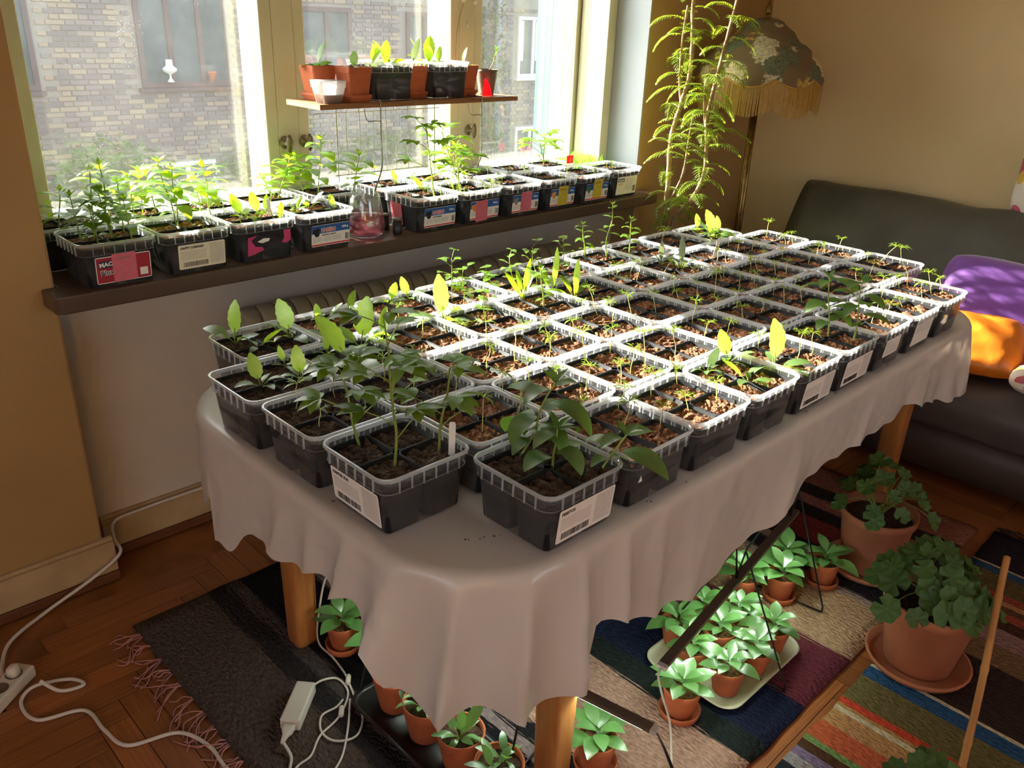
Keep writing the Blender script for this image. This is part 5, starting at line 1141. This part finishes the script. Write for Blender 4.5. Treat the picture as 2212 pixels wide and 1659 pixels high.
def rug(name, label, x0, x1, y0, y1, m, z=.001):
    nx, ny = int((x1-x0)/.03), int((y1-y0)/.05); vs = []; fs = []; mb = MB(); w_ = nx+1
    for j in range(ny+1):
        for i in range(nx+1):
            x = x0+(x1-x0)*i/nx; y = y0+(y1-y0)*j/ny
            if j in (0, ny): y += .008*mnoise.noise(Vector((x*9, j, 1)))
            if i in (0, nx): x += .008*mnoise.noise(Vector((y*9, i, 4)))
            vs.append((x, y, z+.0065+.002*mnoise.noise(Vector((x*5, y*5, 2)))))
    nb = len(vs); vs += [(x, y, z) for x, y, _ in vs]
    for j in range(ny):
        for i in range(nx):
            a = j*w_+i; fs.append((a, a+1, a+w_+1, a+w_)); fs.append((nb+a, nb+a+w_, nb+a+w_+1, nb+a+1))
    ed = [i for i in range(w_)]+[j*w_+nx for j in range(1, ny+1)]+[ny*w_+i for i in range(nx-1, -1, -1)]+[j*w_ for j in range(ny-1, 0, -1)]
    for k in range(len(ed)): a, b = ed[k], ed[(k+1) % len(ed)]; fs.append((a, nb+a, nb+b, b))
    mb.add(vs, fs); t_ = thing(name, label, 'rug'); mb.build('weave', m, t_, smooth=True); return t_
rugmat('rug_dark', [(.56, (84, 72, 66)), (.78, (46, 42, 44)), (.84, (74, 66, 68)), (.88, (26, 24, 28)), (1.06, (128, 112, 112)), (1.09, (30, 28, 32)), (1.14, (176, 140, 124)), (1.42, (38, 44, 44)), (1.50, (34, 40, 66)), (1.68, (110, 52, 62)), (1.93, (182, 150, 120)), (2.19, (160, 140, 130)), (2.22, (40, 34, 38)), (2.30, (156, 120, 110)), (2.34, (44, 36, 38)), (2.38, (132, 56, 54)), (2.52, (48, 38, 38)), (2.60, (150, 96, 84)), (2.66, (52, 40, 38)), (2.74, (140, 90, 76)), (2.95, (0, 0, 0))], wob=.030)
r1 = rug('rag_rug', 'long striped rag rug in black, beige and maroon under the table', .57, 2.90, .60, 2.0, 'rug_dark')
rugmat('rug_bright', [(1.15, (44, 44, 52)), (1.49, (150, 142, 144)), (1.525, (128, 108, 138)), (1.555, (82, 54, 38)), (1.585, (112, 138, 82)), (1.605, (188, 92, 60)), (1.675, (182, 134, 88)), (1.735, (204, 186, 156)), (1.752, (176, 134, 86)), (1.765, (196, 72, 48)), (1.79, (110, 98, 62)), (1.90, (48, 82, 122)), (1.95, (206, 190, 160)), (1.962, (58, 44, 40)), (2.20, (124, 94, 70)), (2.30, (142, 108, 104)), (2.38, (76, 48, 38)), (2.43, (154, 72, 58)), (2.47, (96, 66, 48)), (2.50, (176, 124, 82)), (2.525, (150, 70, 56)), (2.56, (100, 82, 52)), (2.66, (54, 80, 112)), (2.70, (190, 170, 140)), (2.71, (48, 40, 48)), (2.98, (0, 0, 0))], wob=.003)
r2r = rug('striped_rug', 'colourful striped rug under the large geranium pots', 1.16, 2.93, -.75, .555, 'rug_bright')
def fringe(par, x, y0, y1, sg, n, m, L=.07, bunch=True):
    for k in range(n):
        yc = y0+(y1-y0)*(k+.5)/n; mb = MB()
        for _ in range(6):
            y = yc+rnd(-.012, .012); a = rnd(-.9, .9); l = L*rnd(.5, 1.3); z = .003
            pts = smoothpath([(x, y, .006), (x+sg*l*.4, y+a*l*.3, z+rnd(0, .012)), (x+sg*l*.75, y+a*l*.8+rnd(-.02, .02), z), (x+sg*l, y+a*l+rnd(-.03, .03), z)], 4); mb.tube(pts, .0017, 4)
        mb.build('fringe_tuft', m, par)
fringe(r1, .572, .62, 1.98, -1, 22, 'fringe_pink', .075); fringe(r2r, 2.928, -.1, .54, 1, 14, 'black_plastic', .05)

# ------------------------------------------------------------------ plants under the table
RZ = .0092
def tobacco(n=9, L=.085):
    def f(t, b):
        for k in range(n):
            a = k*2.4+rnd(-.3, .3); e = .25+.9*(k/n); l = L*rnd(.75, 1.2)*(1.05-.45*k/n)
            leafobj(t, 'tobacco_leaf', (b[0], b[1], b[2]+.003*k), (math.cos(a), math.sin(a), e), l, l*.55, droop=rnd(.5, 1.2), fold=rnd(.1, .3), n=6, p=.95, petiole=l*.12)
    return f
UP = [  # x,y,rim radius,height,saucer,label
 (.948, 1.545, .044, .080, 1, 'small terracotta pot beside the left table leg'), (1.002, 1.415, .044, .080, 1, 'small terracotta pot on a saucer behind the hanging cloth'),
 (1.150, .838, .046, .082, 1, 'small terracotta pot right of the front table leg'), (1.425, .802, .047, .080, 1, 'small terracotta pot on the front saucer below the light bar end'),
 (2.025, .872, .045, .08, 1, 'small terracotta pot behind the tray'), (2.125, .915, .045, .08, 1, 'small terracotta pot near the far end of the light bar'), (2.19, .820, .045, .08, 1, 'small terracotta pot farthest along the light bar'), (1.935, .945, .045, .08, 1, 'small terracotta pot deep under the table past the tray')]
for x, y, r, h, sa, lb in UP: round_pot('potted_seedling', lb, (x, y, RZ), r, h, tobacco(12, .088), saucer=True, group='pots under the table', slabel='terracotta saucer holding the '+lb)
tray = thing('enamel_tray', 'cream rounded tray holding small pots on the rug', 'tray', (1.685, .842, RZ))
mb = MB(); mb.loops([rrect(.17, .122, .04, .0005, 6), rrect(.182, .134, .05, .014, 6), rrect(.188, .140, .05, .016, 6), rrect(.187, .139, .05, .018, 6), rrect(.180, .132, .05, .0155, 6), rrect(.168, .120, .04, .0035, 6)], True, True); mb.build('tray_body', 'enamel', tray)
TRP = [(1.575, .768, 'front left of the tray'), (1.690, .758, 'front middle of the tray'), (1.800, .770, 'front right of the tray'), (1.572, .872, 'left side of the tray, second row'), (1.682, .862, 'centre of the tray'), (1.795, .875, 'right side of the tray'), (1.735, .950, 'back right of the tray'), (1.622, .955, 'back left of the tray')]
for x, y, lb in TRP: round_pot('potted_seedling', 'small terracotta pot of pale seedlings at the '+lb, (x, y, RZ+.0045), .045, .078, tobacco(11, .078), saucer=False, group='pots in the cream tray')
bt = thing('black_tray', 'glossy black plastic tray under the dark pots', 'tray', (.925, 1.10, RZ))
mb = MB(); mb.loops([rrect(.072, .245, .03, .0005, 5), rrect(.082, .255, .035, .022, 5), rrect(.092, .265, .04, .024, 5), rrect(.092, .265, .04, .027, 5), rrect(.080, .253, .035, .024, 5), rrect(.070, .243, .03, .004, 5)], True, True); mb.build('tray_body', 'black_plastic', bt)
for (x, y), lb in zip([(.925, 1.285), (.922, 1.165), (.926, 1.045), (.930, .925)], ['at the far end of the black tray', 'second from the far end of the black tray', 'third along the black tray', 'at the near end of the black tray']):
    round_pot('potted_lettuce', 'dark terracotta pot of leafy greens '+lb, (x, y, RZ+.0045), .055, .10, lambda t, b: [rosette(t, (b[0]+rnd(-.015, .02), b[1]+rnd(-.02, .01), b[2]), (rnd(-.03, .05), rnd(-.05, .02), rnd(.06, .09)), m='tobacco_leaf', n=6, wide=.38, serr=.05) for _ in range(2)], saucer=False, soilm='soil_dark', group='pots in the black tray')

# grow light bars: lamps the place has, hanging in black wire frames
m, t, o_ = newmat('led_strip'); e = N(t, 'ShaderNodeEmission'); e.inputs[0].default_value = (.86, 1.0, .84, 1); e.inputs[1].default_value = 38.0; t.links.new(e.outputs[0], o_.inputs[0])
def growbar(label, P, Q, zb, feet):
    P = Vector(P); Q = Vector(Q); mid = (P+Q)/2; L = (Q-P).length; ang = math.atan2(Q.y-P.y, Q.x-P.x)
    t_ = thing('grow_light', label, 'grow light', (mid.x, mid.y, RZ), ang); z = zb-RZ
    mb = MB(); mb.box((-L/2, -.011, z), (L/2, .011, z+.010)); mb.build('bar', 'bar_metal', t_, smooth=False)
    mb = MB(); mb.box((-L/2-.012, -.011, z-.001), (-L/2-.0002, .011, z+.009)); mb.build('end_cap', 'white_plastic', t_, smooth=False)
    mb = MB(); mb.box((-L/2+.015, -.009, z-.0022), (L/2-.015, .009, z-.0004)); mb.build('led_panel', 'led_strip', t_, smooth=False)
    for fx, sp in feet:
        for s_ in (-1, 1):
            mb = MB(); mb.tube([(fx, 0, z+.012), (fx, s_*.012, z+.10), (fx, s_*sp, .02), (fx, s_*sp, .0025)], .0028, 6); mb.build('frame_leg', 'black_metal', t_)
        mb = MB(); mb.tube([(fx, -sp, .003), (fx, sp, .003)], .0028, 6); mb.build('foot_bar', 'black_metal', t_)
growbar('long LED grow light bar over the tray of pots', (1.272, .770), (2.085, .895), .27, ((.36, .14), (-.02, .17)))
growbar('shorter LED grow light bar behind the hanging cloth', (1.120, .685), (.960, 1.455), .255, ((.32, .10), (-.12, .11)))

# ------------------------------------------------------------------ big geraniums, bamboo cane
def lobed(mb, P, nrm, R, lobes=7):
    nrm = Vector(nrm).normalized(); a = Vector((1, 0, 0)) if abs(nrm.x) < .8 else Vector((0, 1, 0)); u = nrm.cross(a).normalized(); v = nrm.cross(u); ph = rnd(0, 6.28); n = 28; vs = [Vector(P)]
    for ring, fr_ in ((.55, .04), (1.0, .0)):
        for i in range(n):
            an = 2*PI*i/n; notch = 1-.78*math.exp(-((min(an, 2*PI-an))/.16)**2); r = R*ring*(1+.09*math.cos(an*lobes))*(notch if ring == 1.0 else max(.5, notch)); w = .10*R*math.cos(an*lobes)*ring
            vs.append(Vector(P)+u*r*math.cos(an+ph)+v*r*math.sin(an+ph)+nrm*(w+.22*R*(ring**2)*(.7+.3*math.sin(2*an))))
    fs = [(0, 1+i, 1+(i+1) % n) for i in range(n)]+[(1+i, 1+n+i, 1+n+(i+1) % n, 1+(i+1) % n) for i in range(n)]; mb.add(vs, fs)
def geranium(n, spread, hgt, Rm, lean=(0, 0)):
    def f(t, b):
        st = MB(); hubs = []
        for k in range(5):
            a = k*1.3; Q = Vector((b[0]+.04*math.cos(a), b[1]+.04*math.sin(a), b[2]+hgt*.35)); st.tube(smoothpath([(b[0], b[1], b[2]-.01), (b[0]+.015*math.cos(a), b[1]+.015*math.sin(a), b[2]+hgt*.15), Q], 4), .004, 6); hubs.append(Q)
        leaves = []
        for k in range(n):
            a = k*2.4+rnd(-.3, .3); f_ = math.sqrt((k+.5)/n); r = spread*f_*rnd(.85, 1.1); z = b[2]+hgt*(1.05-.75*f_**2)*rnd(.8, 1.15); Q = Vector((b[0]+r*math.cos(a)+lean[0]*rnd(.3, 1), b[1]+r*math.sin(a)+lean[1]*rnd(.3, 1), z))
            h = min(hubs, key=lambda q: (q-Q).length); st.tube(smoothpath([h, (h+Q)/2+Vector((0, 0, .015)), Q], 4), .0016, 5); leaves.append((Q, (math.cos(a)*f_*.9-.15, math.sin(a)*f_*.9-.15, .8), Rm*rnd(.65, 1.15)))
        st.build('stems', 'stem_green', t)
        for Q, nn, R_ in leaves: mb = MB(); lobed(mb, Q, nn, R_); mb.build('leaf', 'geranium_leaf', t)
    return f
def pebbly(t, r, z, n=60):
    for k in range(n):
        a = rnd(0, 6.28); rr = r*math.sqrt(random.random())*.9; mb = MB(); s_ = rnd(.004, .008); mb.lathe([(s_*.5, 0), (s_, s_*.5), (s_*.6, s_)], 6, cap1=True); mb.build('clay_pebble', 'pebbles', t, (rr*math.cos(a), rr*math.sin(a), z))
g2 = round_pot('potted_geranium', 'large terracotta pot with a bushy round-leaved geranium beside the bamboo cane', (2.062, .478, RZ), .122, .205, geranium(46, .15, .15, .036, (-.02, .02)), m='terracotta_pale', saucer=True, soilm='soil_dark', collar=False, slabel='wide terracotta saucer under the geranium beside the bamboo cane')
pebbly(g2, .105, .176)
g1 = round_pot('potted_geranium', 'large terracotta pot with a sparse geranium near the far table leg', (2.385, .765, RZ), .115, .205, geranium(26, .15, .17, .032, (.0, .0)), m='terracotta_pale', saucer=True, soilm='soil_dark', collar=False, slabel='terracotta saucer under the sparse geranium near the far table leg')
g3 = round_pot('potted_geranium', 'geranium at the bottom edge of the picture, only its top leaves visible', (1.45, .255, RZ), .09, .14, geranium(16, .09, .13, .028), saucer=False, soilm='soil_dark', collar=False)
mb = MB(); A = Vector((1.735, .248, .016)); B = Vector((2.135, .362, .372)); pts = []; rr = []
for k in range(41):
    f = k/40; pts.append(A.lerp(B, f)+Vector((.002*math.sin(f*9), .002*math.cos(f*7), 0))); rr.append(.0085*(1.0+(.16 if k % 13 == 6 else 0)))
mb.tube(pts, rr, 10); tag(mb.build('bamboo_cane', 'bamboo', None), 'bamboo cane leaning against the front geranium pot', 'cane')

# ------------------------------------------------------------------ cables, adapter, power strip
def cable(label, pts, r=.0035, m='cable_white', name='power_cable'):
    mb = MB(); mb.tube(smoothpath(pts, 8), r, 8); return tag(mb.build(name, m), label, 'cable')
cable('white cable running along the baseboard to the left wall', [(.98, 2.36, .131), (.75, 2.358, .131), (.672, 2.352, .125), (.648, 2.30, .10), (.640, 2.240, .085), (.56, 2.232, .045), (.42, 2.215, .006), (.31, 2.15, .005), (.265, 2.06, .006), (.255, 1.995, .02)], .005)
cable('white cable curling from the power strip across the wooden floor', [(.315, 1.915, .03), (.345, 1.875, .008), (.395, 1.862, .0055), (.375, 1.905, .0055), (.30, 1.925, .014), (.262, 1.895, .0055), (.275, 1.815, .0055), (.365, 1.775, .0055), (.378, 1.68, .0055), (.40, 1.60, .0055), (.50, 1.56, .0055), (.535, 1.475, .0055), (.535, 1.395, .006), (.55, 1.32, .008)], .0045)
ad_ = thing('power_adapter', 'white brick-shaped power adapter lying on the black rug end', 'adapter', (.742, 1.430, RZ), math.radians(-49))
boxobj('body', (-.024, -.064, 0.0005), (.024, .064, .032), 'white_plastic', ad_, bevel=.004)
mb = MB(); mb.loops([rrect(.015, .009, .004, 0), rrect(.013, .008, .004, .018), rrect(.007, .006, .003, .030), rrect(.004, .004, .002, .052)], True, True)
o = mb.build('mains_plug', 'white_plastic', ad_, (0, -.0645, .016)); o.rotation_euler = (PI/2, 0, 0)
a_ = math.radians(-49); ex = lambda x, y: (.742+x*math.cos(a_)-y*math.sin(a_), 1.430+x*math.sin(a_)+y*math.cos(a_))
p0 = ex(.016, .065); p1 = ex(0, -.112)
cable('thin white lead looping from the adapter over the black rug', [(p0[0], p0[1], RZ+.018), (.835, 1.465, .022), (.868, 1.452, .013), (.860, 1.395, .0125), (.800, 1.345, .0125), (.735, 1.325, .0125), (.690, 1.290, .0125), (.655, 1.285, .0125), (.62, 1.27, .0125)], .0027)
cable('white lead with a ferrite lump looping beside the black tray', [(.838, 1.385, .0125), (.812, 1.375, .0125), (.772, 1.375, .0125), (.745, 1.335, .0125), (.752, 1.290, .0125), (.795, 1.268, .0125), (.838, 1.300, .0125), (.855, 1.345, .0125), (.880, 1.420, .0125), (.893, 1.462, .0125), (.902, 1.53, .0125), (.905, 1.60, .014), (.910, 1.60, .10), (.925, 1.56, .25), (.955, 1.47, .266)], .0027)
cable('mains lead from the adapter towards the bottom of the picture', [(p1[0], p1[1], RZ+.016), (.655, 1.318, .013), (.632, 1.285, .013), (.612, 1.25, .013), (.60, 1.20, .013)], .0036)
cable('white lead crossing the rug in front of the black tray', [(.852, 1.375, .0122), (.80, 1.305, .0160), (.745, 1.245, .0125), (.70, 1.215, .0125), (.672, 1.19, .0125)], .0026)
for x, y, lb in ((.812, 1.352, 'white ferrite lump on the looping lead'), (.884, 1.430, 'white barrel connector on the lead near the table leg')):
    mb = MB(); mb.tube([(-.016, 0, 0), (-.012, 0, 0), (.012, 0, 0), (.016, 0, 0)], [.0045, .0068, .0068, .0045], 10); o = mb.build('cable_connector', 'cable_white', None, (x, y, RZ+.0072)); o.rotation_euler = (0, 0, .9); tag(o, lb, 'connector')
cable('white lead hanging from the grow light bar onto the beige stripe', [(1.262, .768, .275), (1.245, .762, .262), (1.262, .755, .20), (1.295, .745, .10), (1.255, .70, .02), (1.21, .655, .0125), (1.18, .63, .0125)], .0026)
mb = MB(); mb.tube([(1.122, .676, .258), (1.13, .655, .22), (1.145, .628, .15), (1.16, .605, .08), (1.175, .585, .02)], [.0015, .0028, .004, .004, .002], 6); tag(mb.build('shrink_wrap_lead', 'black_plastic'), 'dark wrapped lead at the end of the shorter light bar', 'cable')
ps = thing('power_strip', 'white power strip with a plug at the left edge on the floor', 'power strip', (.235, 1.945, .0005), math.radians(-52))
boxobj('body', (-.028, -.13, 0), (.028, .09, .034), 'white_plastic', ps, bevel=.006)
for yy in (.05, .0, -.05):
    mb = MB(); mb.lathe([(.019, .0342), (.0195, .0350), (.018, .0350), (.017, .0344), (.001, .0343)], 20, cap1=True); mb.build('socket', 'bar_metal', ps, (0, yy, 0))
mb = MB(); mb.loops([rrect(.015, .015, .012, .035), rrect(.014, .014, .011, .052), rrect(.008, .009, .007, .060)], True, True); mb.build('plug', 'white_plastic', ps, (0, .05, 0))

# ------------------------------------------------------------------ lettering becomes plain meshes
dg = bpy.context.evaluated_depsgraph_get()
for o in [o for o in C.objects if o.type == 'FONT']:
    me = bpy.data.meshes.new_from_object(o.evaluated_get(dg)); nm = o.name
    par, mbas = o.parent, o.matrix_basis.copy(); bpy.data.objects.remove(o)
    k = link('lettering', me, par); k.matrix_basis = mbas
